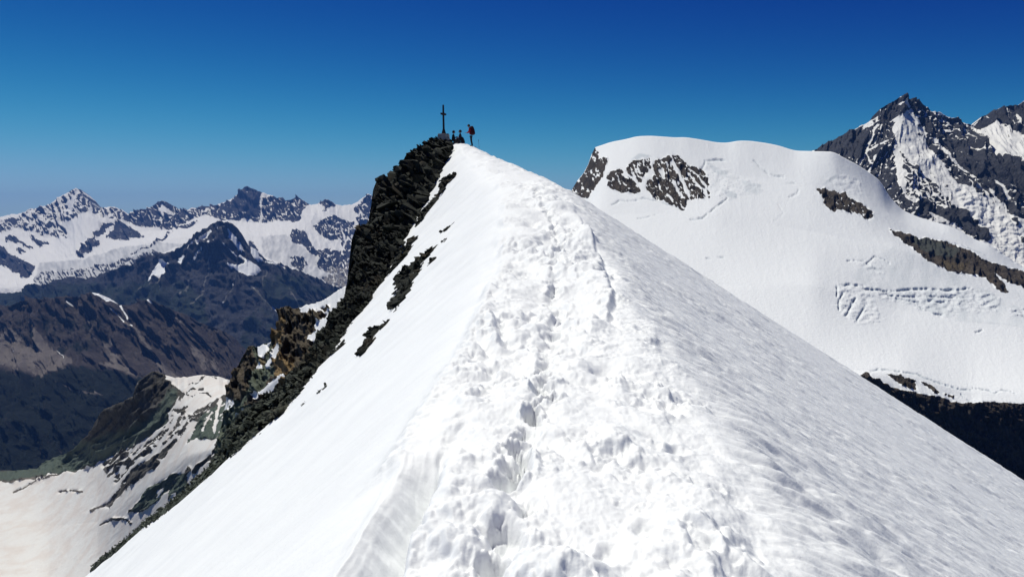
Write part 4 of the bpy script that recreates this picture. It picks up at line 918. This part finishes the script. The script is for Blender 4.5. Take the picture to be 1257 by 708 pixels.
# seated climbers
def seated(loc, label, jm, tm, arm_up, s=1.0, wide=1.0):
    p = bpy.data.objects.new('person', None); COL.objects.link(p); p.location = loc; p.scale = (s, s, s)
    tag(p, label, 'person', 'climbers on the summit')
    top = [((0,0,.16),(.16,.15)),((.0,0,.36),(.145,.12)),((-.01,0,.56),(.185,.125)),((0,0,.66),(.09,.085)),((.01,0,.74),(.05,.05))]
    if arm_up:
        arms = [((0,-.2,.62),(.065,.065)),((.12,-.25,.42),(.052,.052)),((.34,-.18,.50),(.04,.04)),((0,.2,.62),(.065,.065)),((.05,.26,.38),(.052,.052)),((.22,.2,.24),(.04,.04))]
    else:
        arms = [((0,-.2,.62),(.065,.065)),((-.06,-.26,.38),(.052,.052)),((-.24,-.2,.30),(.04,.04)),((0,.2,.62),(.065,.065)),((-.06,.26,.38),(.052,.052)),((-.24,.2,.28),(.04,.04))]
    skin_body('jacket', top + arms, [(0,1),(1,2),(2,3),(3,4),(2,5),(5,6),(6,7),(2,8),(8,9),(9,10)], jm, p)
    f = 1 if arm_up else -1
    legs = [((0,0,.13),(.16,.14)),((f*.14,-.13,.13),(.10,.10)),((f*.46*wide,-.16,.33),(.072,.072)),((f*.66*wide,-.15,.05),(.05,.05)),((f*.80*wide,-.15,.02),(.042,.04)),
            ((f*.14,.13,.13),(.10,.10)),((f*.40*wide,.18,.36),(.072,.072)),((f*.56*wide,.17,.06),(.05,.05)),((f*.70*wide,.17,.02),(.042,.04))]
    skin_body('trousers', legs, [(0,1),(1,2),(2,3),(3,4),(0,5),(5,6),(6,7),(7,8)], tm, p)
    head_parts(p, .01 + f * .02, .86, face=f, hair=m_black if arm_up else m_navy)
    hand(p, arms[2][0], (f, 0, .5 if arm_up else -.3)); hand(p, arms[5][0], (f, 0, -.3))
    return p
gA = ground_at(556.6, 73.6); seated(gA, 'person in black sitting beside the plinth with one forearm raised', m_black, m_black, True, 1.12, .8)
gB = ground_at(565.0, 73.6); seated(gB, 'person in a dark blue top sitting on the snow between two climbers', m_navy, m_black, False, 1.12, .6)
bmx = rucksack('rucksack', ground_at(560.2, 73.2), 'small red rucksack with a white strap lying between the two seated climbers', m_red, m_white, (0, -.5, 2.4), .78)
rucksack('rucksack', ground_at(568.8, 73.3), 'black rucksack resting on the snow behind the dark blue seated person', m_black, m_navy, (0, -.3, .3), .8)

# trekking pole stuck in the snow
tp = bpy.data.objects.new('trekking_pole', None); COL.objects.link(tp); tp.location = S(588.2, 181, 71); tp.rotation_euler = (0, -.10, 0)
tag(tp, 'thin grey trekking pole stuck upright in the snow right of the standing climber', 'trekking pole')
def cyl(name, r, z0, z1, mat, parent, seg=10):
    bm = bmesh.new(); bmesh.ops.create_cone(bm, cap_ends=True, segments=seg, radius1=r, radius2=r * .9, depth=z1 - z0)
    for v in bm.verts: v.co.z += (z0 + z1) / 2
    return bm_obj(name, bm, mat, parent, smooth=False)
cyl('shaft', .012, -.1, .5, m_metal, tp); cyl('grip', .02, .5, .62, m_black, tp); cyl('basket', .045, .03, .045, m_black, tp, 16)

# ------------------------------------------------------------------ the air
bm = bmesh.new(); bmesh.ops.create_cube(bm, size=1)
for v in bm.verts: v.co = Vector((v.co.x * 60000, v.co.y * 62000 + 1500, -2650 if v.co.z < 0 else 900))
me = bpy.data.meshes.new('haze'); bm.to_mesh(me); bm.free()
hz = bpy.data.objects.new('haze', me); COL.objects.link(hz)
hm = bpy.data.materials.new('thin_blue_air'); hm.use_nodes = True; ht = hm.node_tree; ht.nodes.clear()
ho = ht.nodes.new('ShaderNodeOutputMaterial'); hv = ht.nodes.new('ShaderNodeVolumePrincipled')
hv.inputs['Color'].default_value = (.15, .37, 1, 1); hv.inputs['Density'].default_value = 1.7e-5
ht.links.new(hv.outputs[0], ho.inputs['Volume']); me.materials.append(hm)
tag(hz, 'thin blue mountain air softening the farthest range', 'haze', kind='stuff')
